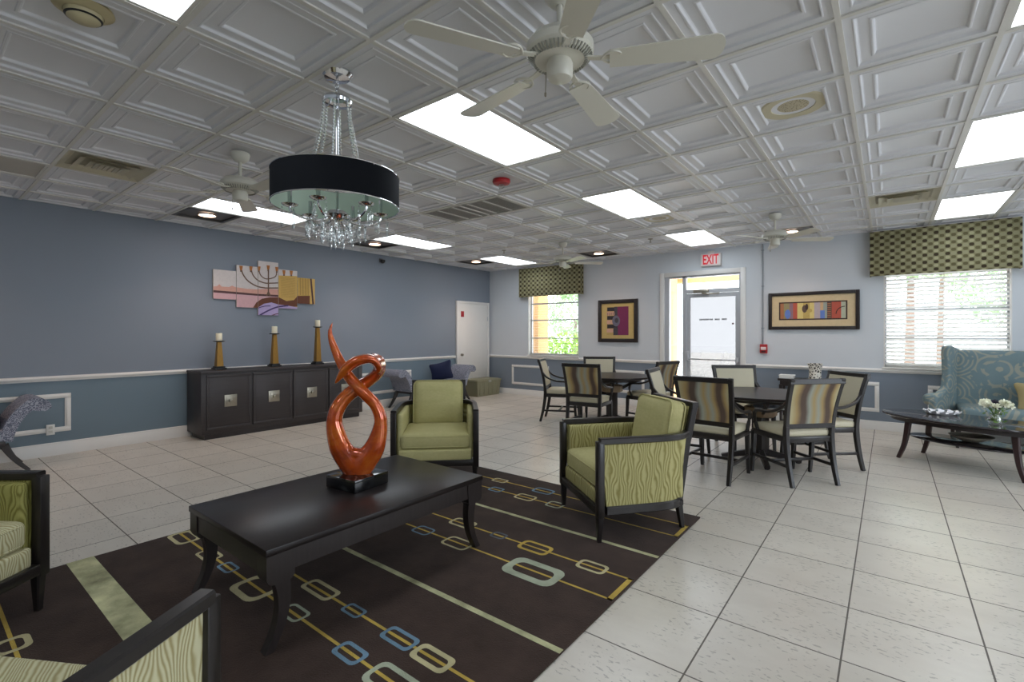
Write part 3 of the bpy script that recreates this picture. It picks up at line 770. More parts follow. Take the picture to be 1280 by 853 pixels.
mb = MB(); mb.lathe([(.012, 2.14), (.05, 2.13), (.075, 2.105), (.05, 2.085), (.02, 2.07), (0, 2.065)], n=20); mb.build('hub', M['chrome'], ch)
rnd = random.Random(9)
for ring, (R_, n_, z0, L_) in enumerate([(.25, 18, 2.13, .10), (.16, 14, 2.085, .10), (.085, 12, 2.07, .12), (.035, 6, 2.06, .12)]):
    for k in range(n_):
        if ring == 0:
            a = 2*PI*(k//3)/6+.1; x, y = .25*math.cos(a)+.04*math.cos(2.1*(k % 3)+a), .25*math.sin(a)+.04*math.sin(2.1*(k % 3)+a)
        else:
            a = 2*PI*k/n_+ring*.3; x, y = R_*math.cos(a), R_*math.sin(a)
        mb = MB(); mb.lathe([(0, -.006), (.006, 0), (0, .006)], (x, y, z0-.01), 6); mb.tube([(x, y, z0), (x, y, z0-.03)], .0012, 5)
        prism_drop(mb, x, y, z0-.025, L_*rnd.uniform(.75, 1.15)); mb.build('crystal_drop', M['crystal'], ch)

# ---------------------------------------------------------------- things on the walls
ex = thing('exit_sign', 'white exit sign with red letters above the glass door', 'exit sign', (-2.475, YB-.005, 2.72))
mb = MB(); mb.box((0, -.035, 0), (.34, .07, .215), .008); mb.box((0, -.03, .13), (.10, .05, .05), .004); mb.build('housing', pm('exit_housing', (222, 216, 212), .4), ex)
def text_obj(txt, size, mat, parent, loc, rot, ext=.001, sx=1):
    c = bpy.data.curves.new('lettering', 'FONT'); c.body = txt; c.size = size; c.align_x = 'CENTER'; c.align_y = 'CENTER'; c.extrude = ext; c.offset = .004
    o = bpy.data.objects.new('lettering', c); COL.objects.link(o); o.parent = parent; o.location = loc; o.rotation_euler = rot; o.scale = (sx, 1, 1)
    c.materials.append(mat)
    me = bpy.data.meshes.new_from_object(o); n = bpy.data.objects.new('lettering', me); COL.objects.link(n)
    n.parent = parent; n.location = loc; n.rotation_euler = rot; n.scale = (sx, 1, 1)
    bpy.data.objects.remove(o); bpy.data.curves.remove(c); return n
tr_ = emis('red_lit_letter', (226, 20, 40), .6)
text_obj('EXIT', .235, tr_, ex, (0, -.072, -.004), (PI/2, 0, 0), .002, .56)
ps = thing('fire_alarm_pull', 'red fire alarm pull box on the wall right of the exit door', 'fire alarm', (-1.64, YB, 1.165))
MB().b2((-.055, -.05, -.075), (.055, 0, .075), .008).build('box', M['red'], ps)
MB().b2((-.04, -.062, -.02), (.04, -.048, .03), .004).build('pull_handle', pm('pull_white', (226, 206, 204), .4), ps)
MB().b2((-.03, -.054, -.06), (.03, -.049, -.035), .002).build('label_plate', pm('pull_dark', (70, 30, 32), .4), ps)
mb = MB(); mb.tube([(-1.655, YB-.012, 1.24), (-1.655, YB-.012, 2.91)], .010, 10)
for z in (1.5, 2.2, 2.8): mb.b2((-1.675, YB-.024, z), (-1.635, YB, z+.012))
tag(mb.build('conduit', pm('painted_conduit', (140, 146, 152), .5)), 'thin grey conduit running up the wall from the red pull box', 'conduit')
ot = thing('power_outlet', 'white outlet plate low on the blue wall by the panel moulding', 'outlet', (XL, 1.11, .305))
MB().b2((.018, -.037, -.06), (.026, .037, .06), .002).build('cover_plate', M['white'], ot)
mb = MB()
for z in (-.025, .025): mb.b2((.026, -.017, z-.015), (.028, .017, z+.015))
sf_ = mb.build('socket_face', pm('socket_grey', (200, 198, 190), .4), ot); MB().b2((0, -.03, -.05), (.019, .03, .05)).build('back_box', M['white'], ot)

def framed(name, label, cx, cz, w_, h_, fw, mats, draw, matw):
    t_ = thing(name, label, 'picture', (cx, YB, cz)); a, b = w_/2, h_/2
    mb = MB()
    mb.b2((-a, -.04, -b), (-a+fw, 0, b), .004); mb.b2((a-fw, -.04, -b), (a, 0, b), .004); mb.b2((-a+fw, -.04, -b), (a-fw, 0, -b+fw), .004); mb.b2((-a+fw, -.04, b-fw), (a-fw, 0, b), .004)
    mb.build('frame', M['wood'], t_)
    MB().b2((-a+fw*.9, -.022, -b+fw*.9), (a-fw*.9, -.002, b-fw*.9)).build('mat_board', mats[0], t_)
    mb = MB(); draw(mb); mb.build('print', mats[1:], t_, sharp=180)
    return t_
flat = lambda n, c: pm(n, c, .6, var=.1, scale=25)
def rect(mb, x0, x1, z0, z1, mi, lay=0): y = -.0235-.0006*lay; mb.poly([(x0, y, z0), (x1, y, z0), (x1, y, z1), (x0, y, z1)], mi)
def ell(mb, cx, cz, rx, rz, mi, lay, a0=0, a1=2*PI):
    y = -.0235-.0006*lay; mb.poly([(cx+rx*math.cos(a0+(a1-a0)*k/20), y, cz+rz*math.sin(a0+(a1-a0)*k/20)) for k in range(21 if a1-a0 < 6 else 20)], mi)
def draw1(mb):       # purple and striped abstract
    rect(mb, -.235, .235, -.285, .285, 0)
    rect(mb, -.0, .235, -.285, .285, 1, 1)
    z = .285
    for k in range(6):
        h = .285*2/6.6; mi = 2 if k % 2 == 0 else 3
        rect(mb, -.235+(.0 if k % 2 else .01), -.05+(.05 if k % 2 == 0 else 0), z-h, z-.01, mi, 2); z -= h
    rect(mb, -.07, .0, .10, .285, 4, 3); rect(mb, -.09, .01, -.285, -.13, 4, 3)
    ell(mb, -.03, 0, .085, .11, 5, 4); ell(mb, -.02, .01, .04, .05, 4, 5)
    for k in range(6): rect(mb, -.225+k*.032, -.213+k*.032, .115, .17, 6, 4)
framed('framed_print', 'dark framed square abstract print with a purple half', -4.275, 1.67, .855, .855, .075,
       [flat('gold_mat', (196, 172, 110)), flat('p_ochre', (186, 160, 100)), flat('p_purple', (118, 40, 84)), flat('p_black', (42, 38, 44)), flat('p_salmon', (206, 164, 142)), flat('p_char', (66, 62, 70)), flat('p_slate', (104, 104, 122)), flat('p_grey', (110, 100, 92))], draw1, None)
def draw2(mb):       # wide striped abstract
    a, b = .44, .125
    rect(mb, -a-.02, a+.02, -b-.02, b+.02, 0)
    xs = [(-.44, -.39, 1), (-.39, -.31, 2), (-.31, -.26, 3), (-.26, -.20, 4), (-.20, -.12, 5), (-.12, -.03, 6), (-.03, .03, 5), (.03, .11, 7), (.11, .15, 8), (.15, .2, 9), (.2, .26, 10), (.26, .38, 4), (.38, .44, 11)]
    for x0, x1, mi in xs: rect(mb, x0, x1, -b, b, mi, 1)
    ell(mb, -.335, -.05, .04, .075, 12, 2); ell(mb, -.10, .03, .035, .06, 10, 2); ell(mb, -.07, .06, .02, .05, 0, 3)
    rect(mb, .11, .17, -b, 0, 12, 2); ell(mb, -.03, -.0, .035, .03, 6, 3)
    for k in range(14):
        a0 = PI/2+k*PI/2/14*1.0; a1 = PI/2+(k+1)*PI/2/14; cx, cz, r0, r1 = .43, -.06, .108, .12; y = -.0235-.0018
        mb.poly([(cx+r0*math.cos(a0), y, cz+r0*math.sin(a0)), (cx+r1*math.cos(a0), y, cz+r1*math.sin(a0)), (cx+r1*math.cos(a1), y, cz+r1*math.sin(a1)), (cx+r0*math.cos(a1), y, cz+r0*math.sin(a1))], 0)
    for k in range(8): rect(mb, .205, .25, -b+.01+k*.03, -b+.022+k*.03, 1, 3)
framed('framed_print', 'wide framed abstract print of coloured vertical strips', -.955, 1.78, 1.225, .60, .052,
       [flat('cream_mat', (206, 186, 148)), flat('q_dark', (60, 40, 34)), flat('q_rust', (168, 110, 74)), flat('q_olive', (150, 140, 100)), flat('q_mauve', (140, 110, 120)), flat('q_red', (178, 84, 66)), flat('q_yellow', (212, 194, 124)), flat('q_gold', (184, 160, 92)), flat('q_lilac', (176, 164, 168)), flat('q_buff', (196, 164, 124)), flat('q_teal', (150, 160, 150)), flat('q_umber', (88, 70, 62)), flat('q_sage', (178, 182, 160)), flat('q_blue', (96, 124, 190))], draw2, None)

# five stepped canvas panels on the blue wall
edges = [2.807, 3.12, 3.431, 3.745, 4.056, 4.363]; zr = [(1.92, 2.342), (1.812, 2.438), (1.704, 2.538), (1.820, 2.439), (1.911, 2.335)]
art = ['a_sky', 'a_haze', 'a_dark', 'a_pink', 'a_brown', 'a_yellow', 'a_purple', 'a_navy', 'a_bronze', 'a_gold', 'a_text', 'a_edge']
artc = [(214, 204, 200), (214, 160, 144), (84, 52, 52), (212, 168, 172), (104, 56, 32), (214, 176, 96), (182, 164, 206), (70, 48, 104), (110, 82, 64), (180, 112, 52), (186, 150, 82), (190, 180, 170)]
artm = [flat(n, c) for n, c in zip(art, artc)]
SH = [(0, [(2.7, 2.6), (4.5, 2.6), (4.5, 1.6), (2.7, 1.6)]),
      (1, [(2.81, 2.092), (2.859, 2.102), (2.89, 2.132), (2.921, 2.1), (3.022, 2.101), (3.06, 2.125), (3.099, 2.107), (3.271, 2.092), (3.407, 2.094), (3.591, 2.115), (3.745, 2.118), (3.745, 2.0), (2.8, 2.0)]),
      (3, [(2.79, 2.01), (3.76, 2.0), (3.76, 1.7), (2.79, 1.7)]),
      (2, [(2.79, 2.041), (3.125, 2.035), (3.407, 2.026), (3.76, 2.029), (3.76, 1.999), (3.407, 1.997), (3.125, 2.002), (2.79, 2.008)]),
      (5, [(3.745, 2.34), (4.013, 2.355), (4.4, 2.355), (4.4, 1.7), (3.745, 1.7)]),
      (4, [(3.345, 1.79), (3.407, 1.894), (3.491, 1.956), (3.606, 1.984), (3.753, 1.993), (3.874, 1.94), (3.997, 1.962), (4.061, 2.034), (4.271, 2.05), (4.271, 1.9), (4.061, 1.86), (3.874, 1.84), (3.738, 1.85), (3.591, 1.87), (3.491, 1.85), (3.407, 1.78)]),
      (6, [(3.40, 1.69), (3.407, 1.80), (3.52, 1.88), (3.635, 1.905), (3.738, 1.88), (3.874, 1.868), (4.076, 1.845), (4.076, 1.69)])]
def ribbon(pts, w_):
    out = []
    for (a, b), (c, d_) in zip(pts, pts[1:]):
        n = Vector((-(d_-b), c-a)).normalized()*w_/2
        out.append([(a+n.x, b+n.y), (c+n.x, d_+n.y), (c-n.x, d_-n.y), (a-n.x, b-n.y)])
    return out
def sp2(pts): return [(p[0], p[1]) for p in smooth_path([(a, b, 0) for a, b in pts], 5)]
LINES = [(8, ribbon(sp2([(3.184, 2.407), (3.21, 2.312), (3.284, 2.213), (3.407, 2.145), (3.52, 2.127), (3.591, 2.128), (3.74, 2.14)]), .02)),
         (8, ribbon(sp2([(3.325, 2.422), (3.352, 2.318), (3.421, 2.239), (3.52, 2.204), (3.591, 2.203), (3.74, 2.22)]), .018)),
         (8, ribbon(sp2([(3.442, 2.413), (3.463, 2.329), (3.52, 2.277), (3.591, 2.271), (3.70, 2.32), (3.716, 2.42)]), .016)),
         (8, ribbon([(3.588, 2.47), (3.588, 2.02)], .02)), (8, ribbon([(3.56, 2.0), (3.588, 2.07)], .02)), (8, ribbon([(3.62, 2.0), (3.588, 2.07)], .02)),
         (2, ribbon([(4.288, 2.34), (4.33, 1.9)], .03)),
         (7, ribbon(sp2([(3.455, 1.70), (3.577, 1.771), (3.723, 1.836), (3.904, 1.868)]), .022)), (7, ribbon(sp2([(3.41, 1.80), (3.52, 1.84), (3.62, 1.85)]), .012)),
         (4, ribbon(sp2([(3.64, 1.70), (3.70, 1.725), (3.76, 1.73)]), .012))]
for (y, z) in [(3.184, 2.40), (3.325, 2.41), (3.442, 2.42), (3.584, 2.45), (3.716, 2.44), (3.831, 2.40), (3.951, 2.405)]:
    LINES.append((9, [[(y-.016, z-.035), (y+.016, z-.035), (y+.026, z+.03), (y-.026, z+.03)]])); LINES.append((8, [[(y-.014, z-.06), (y+.014, z-.06), (y+.012, z-.035), (y-.012, z-.035)]]))
for k in range(17): LINES.append((10, [[(3.78, 2.31-k*.019), (4.02, 2.31-k*.019), (4.02, 2.305-k*.019), (3.78, 2.305-k*.019)]]))
for k in range(4): LINES.append((10, [[(4.09+k*.045, 2.33), (4.105+k*.045, 2.33), (4.11+k*.045, 2.05), (4.095+k*.045, 2.05)]]))
PL = ['leftmost of the five stepped canvas panels, with a pink shoreline', 'second stepped canvas panel from the left, with curved bronze branches', 'tallest middle canvas panel, with the candelabra stem', 'fourth stepped canvas panel from the left, with a yellow page', 'rightmost stepped canvas panel, with a brown scroll roller']
for k in range(5):
    a, b = edges[k]+.003, edges[k+1]-.003; c, e = zr[k]; cyy, czz = (a+b)/2, (c+e)/2
    t_ = thing('canvas_panel', PL[k], 'wall art', (XL, cyy, czz), 0, 'five part stepped canvas print')
    MB().b2((.005, a-cyy, c-czz), (.035, b-cyy, e-czz), .002).build('stretcher_board', artm[11], t_)
    mb = MB(); lay = 0
    for mi, polys in [(m_, [p]) for m_, p in SH]+LINES:
        lay += 1; x = .036+.00025*lay
        for p in polys:
            q = clip_rect(p, a, b, c, e)
            if len(q) >= 3: mb.poly([(x, u-cyy, v-czz) for u, v in q], mi)
    mb.build('print', artm, t_, sharp=180)

# ---------------------------------------------------------------- rug
RX0, RX1, RY0, RY1 = -3.96, -1.14, -1.0, 3.81
mb = MB(); mb.b2((RX0, RY0, 0), (RX1, RY1, .012), .004, 0)
def rr_(x0, x1, y0, y1, mi, lay): z = .0122+.0003*lay; mb.poly([(x0, y0, z), (x1, y0, z), (x1, y1, z), (x0, y1, z)], mi)
def rg(cx, cy_, w_, h_, t_, mi, lay=3):
    z = .0122+.0003*lay; o_ = rrect(cx, cy_, w_, h_, min(w_, h_)*.28); i_ = rrect(cx, cy_, w_-2*t_, h_-2*t_, min(w_, h_)*.2); n = len(o_)
    vs = [(x, y, z) for x, y in o_]+[(x, y, z) for x, y in i_]
    mb.add(vs, [(k, (k+1) % n, n+(k+1) % n, n+k) for k in range(n)], mi)
rr_(RX0, RX1, .645, .775, 1, 1)
for y in (1.815, 2.955, -.40): rr_(RX0+(.0), RX1, y-.017, y+.017, 1, 1)
for ya_, yb_ in ((1.235, 1.435), (2.33, 2.59), (3.335, 3.565), (.10, .33), (-.65, -.85)):
    for y in (ya_, yb_): rr_(RX0+.03, RX1-.01, y-.008, y+.008, 2, 2)
    for x in (RX1-.03, RX0+.03): rr_(x-.01, x+.02, ya_-.008 if ya_ < yb_ else yb_-.008, max(ya_, yb_)+.008, 2, 2)
RG = [(-3.83, 1.23, .24, .15, 'c', .02), (-3.40, 1.23, .19, .11, 'c', .014), (-3.13, 1.235, .15, .085, 'b', .012), (-2.76, 1.23, .27, .20, 'c', .028), (-2.36, 1.24, .17, .10, 's', .013), (-2.46, 1.44, .26, .11, 'c', .018), (-2.14, 1.435, .14, .08, 'b', .012), (-1.87, 1.235, .17, .10, 'b', .016), (-1.78, 1.435, .20, .10, 'b', .016), (-1.56, 1.435, .21, .11, 'c', .02), (-1.58, 1.235, .26, .14, 's', .02),
      (-2.62, 2.325, .16, .12, 'b', .012), (-2.28, 2.325, .22, .14, 'c', .014), (-2.49, 2.595, .21, .13, 'c', .016), (-2.14, 2.59, .12, .09, 'd', .012), (-1.83, 2.59, .23, .14, 'y', .018), (-1.66, 2.325, .36, .22, 's', .04), (-1.41, 2.59, .19, .12, 'c', .016), (-3.1, 2.33, .24, .15, 'c', .02), (-3.5, 2.58, .18, .12, 's', .015),
      (-2.93, 3.565, .16, .10, 'c', .014), (-2.79, 3.34, .14, .11, 'b', .014), (-2.46, 3.335, .19, .13, 'c', .014), (-2.43, 3.565, .20, .13, 'b', .016), (-2.16, 3.34, .15, .13, 's', .014), (-1.75, 3.56, .2, .12, 'c', .016), (-3.4, 3.34, .2, .13, 'c', .016),
      (-3.12, .325, .15, .13, 'c', .02), (-3.5, .10, .2, .13, 'b', .016), (-2.7, .10, .22, .14, 's', .016), (-2.3, .33, .2, .13, 'c', .016), (-1.5, .1, .2, .13, 'c', .016)]
MI = {'c': 3, 'b': 4, 's': 5, 'y': 2, 'd': 6}
for cx, cy_, w_, h_, m_, t_ in RG: rg(cx, cy_, w_, h_, t_*1.25, MI[m_])
tag(mb.build('area_rug', [M['rug'], M['rug_band'], M['rug_y'], M['rug_c'], M['rug_b'], M['rug_s'], M['rug_d']], sharp=30), 'dark brown rug with gold lines and cream rings under the coffee table', 'rug')
ZR = .0145

# ---------------------------------------------------------------- coffee table and sculpture
CT = (-2.56, 1.69)
ct = thing('coffee_table', 'long espresso coffee table with flared legs on the brown rug', 'coffee table', (CT[0], CT[1], ZR))
hw, hl, zt = .445, .705, .467
MB().b2((-hw, -hl, zt-.032), (hw, hl, zt), .004).build('table_top', M['wood_gloss'], ct)
mb = MB(); i_ = .012
mb.b2((-hw+i_, -hl+.1, zt-.125), (-hw+i_+.022, hl-.1, zt-.032)); mb.b2((hw-i_-.022, -hl+.1, zt-.125), (hw-i_, hl-.1, zt-.032))
mb.b2((-hw+.1, -hl+i_, zt-.125), (hw-.1, -hl+i_+.022, zt-.032)); mb.b2((-hw+.1, hl-i_-.022, zt-.125), (hw-.1, hl-i_, zt-.032))
mb.build('apron', M['wood'], ct)
for sx in (-1, 1):
    for sy in (-1, 1):
        mb = MB(); x0 = sx*(hw-.006); x1 = sx*(hw-.096)
        yo = hl-.006
        blk = [(yo, zt-.034), (yo, zt-.135), (yo-.012, zt-.158), (yo-.03, zt-.165), (yo-.11, zt-.165), (yo-.125, zt-.15), (yo-.13, zt-.034)]
        mb.prism([(sy*a, b) for a, b in blk], x0, x1, 'x')
        ctr = smooth_path([(yo-.075, zt-.16, .062), (yo-.085, zt-.22, .052), (yo-.085, zt-.29, .044), (yo-.07, zt-.36, .038), (yo-.045, zt-.42, .034), (yo-.02, .0, .032)], 4)
        L_ = [(c.x-c.z/2*1.15, c.y) for c in ctr]; R_ = [(c.x+c.z/2*1.15, c.y) for c in ctr]
        mb.prism([(sy*a, b) for a, b in L_+R_[::-1]], sx*(hw-.02), sx*(hw-.068), 'x')
        mb.build('leg', M['wood'], ct)
sc_c = (-2.595, 1.767); z0 = ZR+zt+.001
sx_ = thing('abstract_sculpture', 'glossy orange looping ribbon sculpture on a black block', 'sculpture', (*sc_c, z0), rad(6))
MB().box((0, 0, .037), (.26, .26, .074), .003).build('plinth', pm('black_lacquer', (14, 14, 16), .12, coat=.5), sx_)
u = Vector((.788, .616, 0)); dpt = Vector((-.616, .788, 0)); Ri = RZ(-rad(6)).to_3x3(); u = Ri @ u; dpt = Ri @ dpt
def strand(mb, uv, a, b, dz, n=16, k=7):
    P = smooth_path([u*x+Vector((0, 0, .07+y*.985))+dpt*d for (x, y), d in zip(uv, dz)], k); a = lerp_list(a, k); b = lerp_list(b, k)
    vs, fs = [], []; N = len(P)
    for i in range(N):
        t_ = (P[min(i+1, N-1)]-P[max(i-1, 0)]).normalized(); nn = t_.cross(dpt).normalized(); bb = nn.cross(t_).normalized()
        for q in range(n):
            g = 2*PI*q/n; vs.append(P[i]+nn*a[i]*math.cos(g)+bb*b[i]*math.sin(g))
    for i in range(N-1):
        for q in range(n): fs.append((i*n+q, i*n+(q+1) % n, (i+1)*n+(q+1) % n, (i+1)*n+q))
    fs += [tuple(range(n-1, -1, -1)), tuple((N-1)*n+q for q in range(n))]
    mb.add(vs, fs)
mb = MB()
strand(mb, [(.008, 0), (.040, .07), (.106, .165), (.144, .32), (.114, .43), (.04, .518), (-.045, .607), (-.109, .706), (-.154, .816), (-.171, .89), (-.154, .955)],
       [.066, .078, .064, .040, .036, .038, .035, .030, .023, .015, .003], [.05, .055, .05, .05, .045, .032, .028, .024, .018, .011, .002], [0, 0, 0, 0, -.01, -.03, -.02, 0, 0, 0, 0])
strand(mb, [(-.008, 0), (-.042, .07), (-.110, .17), (-.144, .33), (-.109, .44), (-.035, .518), (.05, .576), (.112, .632), (.125, .688), (.085, .724), (.01, .706), (-.05, .652), (-.105, .572)],
       [.066, .080, .068, .048, .046, .044, .038, .036, .032, .030, .034, .030, .002], [.05, .055, .05, .05, .05, .05, .06, .075, .085, .085, .075, .05, .003], [0, 0, 0, 0, .015, .04, .06, .05, .02, -.03, -.07, -.09, -.10])
strand(mb, [(-.112, .235), (-.085, .165), (-.035, .125), (.03, .122), (.085, .16), (.114, .225)], [.02, .034, .042, .042, .034, .02], [.045]*6, [0]*6)
rf_ = mb.build('ribbon_form', M['orange'], sx_, sharp=180)
rm = rf_.modifiers.new('merge', 'REMESH'); rm.mode = 'VOXEL'; rm.voxel_size = .0055; rm.use_smooth_shade = True
sm2 = rf_.modifiers.new('soften', 'SMOOTH'); sm2.factor = .5; sm2.iterations = 8

# ---------------------------------------------------------------- armchairs
def armchair(label, loc, facing, fabs, grp='green tub armchairs'):
    side_m, inner_m, seat_m, back_m, base_m = fabs
    c = thing('armchair', label, 'armchair', loc, facing-PI/2, grp); Wd = M['chair_wood']
    hx, fy, ah = .375, .37, .70
    def plan(sx, k=1.0, dz=0):
        return [(sx*hx, fy-.02), (sx*hx, .0), (sx*(hx-.004), -.16), (sx*(hx-.03), -.27), (sx*(hx-.085), -.345), (sx*.25, -.375)]
    for sx in (-1, 1):
        top = smooth_path([(x, y, ah-.02) for x, y in plan(sx)], 4)
        mb = MB(); mb.bar(top, .052, .042); mb.box((sx*hx, fy-.022, (ah+.19)/2-.02), (.052, .05, ah-.19), .006)
        mb.build('arm_frame', Wd, c)
        bot = smooth_path([(x*.985, y*.86-.0, .235) for x, y in plan(sx)], 4)
        mb = MB(); n = len(top); vs = []
        for p, q in zip(bot, top):
            for off in (-.014, .014):
                for e, zz in ((p, .0), (q, -.015)): vs.append((e[0]-sx*.004+sx*off, e[1], e[2]+zz))
        fs = []
        for i in range(n-1):
            a, b = i*4, (i+1)*4
            fs += [(a, b, b+1, a+1), (a+2, a+3, b+3, b+2), (a+1, b+1, b+3, a+3), (a, a+2, b+2, b)]
        fs += [(0, 1, 3, 2), ((n-1)*4, (n-1)*4+2, (n-1)*4+3, (n-1)*4+1)]
        mb.add(vs, fs); mb.build('side_panel', side_m, c)
        mb = MB(); mb.cushion((sx*(hx-.05), .01, .45), (.055, .62, .42), .025); mb.build('arm_pad', inner_m, c)
    mb = MB()
    for sx in (-1, 1): mb.bar(smooth_path([(x*.985, y*.86, .21) for x, y in plan(sx)], 4), .045, .06)
    mb.box((0, fy-.02, .21), (2*hx, .04, .055), .005); mb.box((0, -.32, .21), (.5, .04, .06), .005); mb.b2((-.34, -.30, .19), (.34, .34, .225))
    mb.build('base_frame', Wd, c)
    for sx in (-1, 1):
        mb = MB(); mb.bar([(sx*.365, fy-.025, .19), (sx*.362, fy-.022, 0)], [.05, .028], [.05, .028], up=(0, 1, 0)); mb.build('leg', Wd, c)
        mb = MB(); mb.bar([(sx*.25, -.315, .19), (sx*.26, -.34, 0)], [.05, .03], [.05, .03], up=(0, 1, 0)); mb.build('leg', Wd, c)
    mb = MB(); tz = .90
    for sx in (-1, 1): mb.bar([(sx*.262, -.31, .2), (sx*.262, -.372, .60), (sx*.262, -.44, tz)], .045, .05, up=(0, 1, 0))
    mb.bar([(-.284, -.436, tz-.015), (.284, -.436, tz-.015)], .05, .04); mb.build('back_frame', Wd, c)
    Rb = Matrix.Rotation(.19, 4, 'X')
    mb = MB(); mb.box((0, -.378, .57), (.50, .05, .62), .015, R=Rb); mb.build('back_panel', side_m, c)
    mb = MB(); mb.cushion((0, -.285, .675), (.50, .15, .46), .05, (0, .045, .012), R=Rb); bc = mb.build('back_cushion', back_m, c)
    for yy in (-.055, .055):
        mb = MB(); mb.tube([TR(0, -.285, .675) @ Rb @ Vector((x, yy, z)) for x, z in rrect(0, 0, .502, .462, .05)], .0055, 6, up=(0, 1, 0), closed=True); mb.build('piping', back_m, bc)
    mb = MB(); mb.cushion((0, .045, .405), (.65, .60, .15), .045, (0, 0, .022), 12); cu = mb.build('seat_cushion', seat_m, c)
    for zz in (-.048, .048):
        mb = MB(); mb.tube([(x, y, .405+zz) for x, y in rrect(0, .045, .640, .590, .05)], .0055, 6, closed=True); mb.build('piping', seat_m, cu)
    mb = MB(); mb.cushion((0, .04, .28), (.675, .615, .11), .02); mb.build('seat_base', base_m, c)
    return c
g, w1, wl, wdk = M['chenille'], M['wave'], M['wave_light'], M['wave_dark']
armchair('green armchair facing the camera behind the coffee table', (-3.53, 3.31, ZR), rad(-46), (w1, g, g, g, g))
armchair('green armchair seen from its side at the right rug corner', (-1.60, 3.42, ZR), rad(231), (w1, w1, g, g, w1))
armchair('patterned armchair cut by the left edge of the photo', (-3.46, -.05, ZR), rad(38), (wdk, wdk, wl, wl, wl))
armchair('patterned armchair cut by the bottom edge, nearest the camera', (-1.63, .04, ZR), rad(120), (wl, wl, wl, wl, wl))

# ---------------------------------------------------------------- dining sets
def make_dining(label, loc, facing):
    c = thing('dining_chair', label, 'dining chair', loc, facing-PI/2, 'striped back dining chairs'); Wd = M['chair_wood']
    sf = MB()
    sf.box((0, .0, .425), (.50, .50, .055), .006); sf.build('seat_frame', Wd, c)
    MB().cushion((0, .01, .478), (.49, .48, .075), .03, (0, 0, .014)).build('seat', M['cream'], c)
    for sx in (-1, 1):
        pts = smooth_path([(sx*.235, -.315, 0), (sx*.235, -.265, .2), (sx*.237, -.235, .42), (sx*.24, -.24, .55)], 4)
        MB().bar(pts, lerp_list([.036, .042, .046, .044], 4), lerp_list([.036, .044, .05, .044], 4), up=(0, 1, 0)).build('leg', Wd, c)
        MB().bar([(sx*.232, .235, .43), (sx*.232, .245, .2), (sx*.235, .262, 0)], [.046, .040, .03], [.046, .04, .03], up=(0, 1, 0)).build('leg', Wd, c)
    bf = MB()
    for sx in (-1, 1):
        bf.bar(smooth_path([(sx*.24, -.24, .54), (sx*.247, -.262, .70), (sx*.255, -.30, .86), (sx*.262, -.345, 1.0)], 4), .044, .036, up=(0, 1, 0))
    bf.bar([(-.283, -.338, .978), (.283, -.338, .978)], .034, .05); bf.bar([(-.24, -.243, .555), (.24, -.243, .555)], .034, .05)
    bf.build('back_frame', Wd, c)
    def slab(y_off, th):
        vs, fs = [], []; n = 7
        for k in range(n):
            q = k/(n-1); z = .575+.385*q; y = -.245-.088*q**1.5
            hw_ = .222+.018*q
            vs += [(-hw_, y+y_off, z), (hw_, y+y_off, z), (hw_, y+y_off+th, z), (-hw_, y+y_off+th, z)]
        for k in range(n-1):
            for e in range(4): fs.append((k*4+e, k*4+(e+1) % 4, k*4+4+(e+1) % 4, k*4+4+e))
        fs += [(3, 2, 1, 0), tuple((n-1)*4+e for e in range(4))]; return vs, fs
    MB().add(*slab(.0, .02)).build('backrest', M['cream'], c); MB().add(*slab(-.014, .013)).build('back_panel', M['stripe'], c)
    for sx in (-1, 1):
        pts = smooth_path([(sx*.252, -.285, .80), (sx*.272, -.20, .715), (sx*.285, -.06, .665), (sx*.288, .08, .655), (sx*.282, .15, .63), (sx*.268, .17, .55), (sx*.255, .14, .45)], 5)
        MB().bar(pts, .036, .026, bev=.25).build('arm', Wd, c)
    st = MB()
    for sx in (-1, 1): st.box((sx*.235, -.01, .18), (.022, .50, .028), .004)
    st.box((0, -.02, .18), (.46, .022, .028), .004); st.build('stretcher', Wd, c)
    return c
def table(label, x, y, r=.60, zt=.76, rz=0):
    t_ = thing('dining_table', label, 'dining table', (x, y, 0), rz, 'round dining tables'); Wd = M['wood_gloss']
    MB().lathe([(0, zt-.032), (r-.02, zt-.032), (r, zt-.024), (r, zt-.006), (r-.006, zt), (0, zt)], n=64).build('table_top', Wd, t_)
    MB().lathe([(0, zt-.075), (r-.14, zt-.075), (r-.14, zt-.033), (0, zt-.033)], n=48).build('apron', M['wood'], t_)
    MB().lathe([(0, .50), (.15, .50), (.17, .515), (.17, .60), (.155, .61), (0, .61)], n=8).build('hub_box', M['tan'], t_)
    mb = MB(); mb.box((0, 0, .30), (.13, .13, .42), .008); mb.build('pedestal', M['wood'], t_)
    for k in range(4):
        mb = MB(); mb.M = RZ(k*PI/2+PI/4)
        mb.bar([(.12, 0, .54), (.26, 0, .62), (.40, 0, zt-.07)], .035, .045); mb.build('bracket', M['wood'], t_)
    for k in range(4):
        mb = MB(); mb.M = RZ(k*PI/2+PI/4)
        mb.bar([(.03, 0, .105), (.20, 0, .07), (.40, 0, .028)], .055, [.08, .06, .045]); mb.lathe([(0, 0), (.022, 0), (.022, .02), (0, .02)], (.37, 0, 0), 12); mb.build('foot', M['wood'], t_)
    return t_
T2 = (-1.13, 5.95); T1 = (-3.45, 6.98)
table('round dark dining table behind the right armchair', *T2, rz=rad(-25)); table('round dark dining table farther away, below the purple print', *T1, rz=rad(-16))
c0 = make_dining('striped back chair of the near table, directly behind the right armchair', (-1.38, 5.10, 0), rad(85))
def dchair(x, y, fdeg, label): return dup(c0, (x, y, 0), rad(fdeg)-PI/2, label)
dchair(-.765, 5.455, 137, 'striped back chair of the near table, its rear turned to the camera, in open floor')
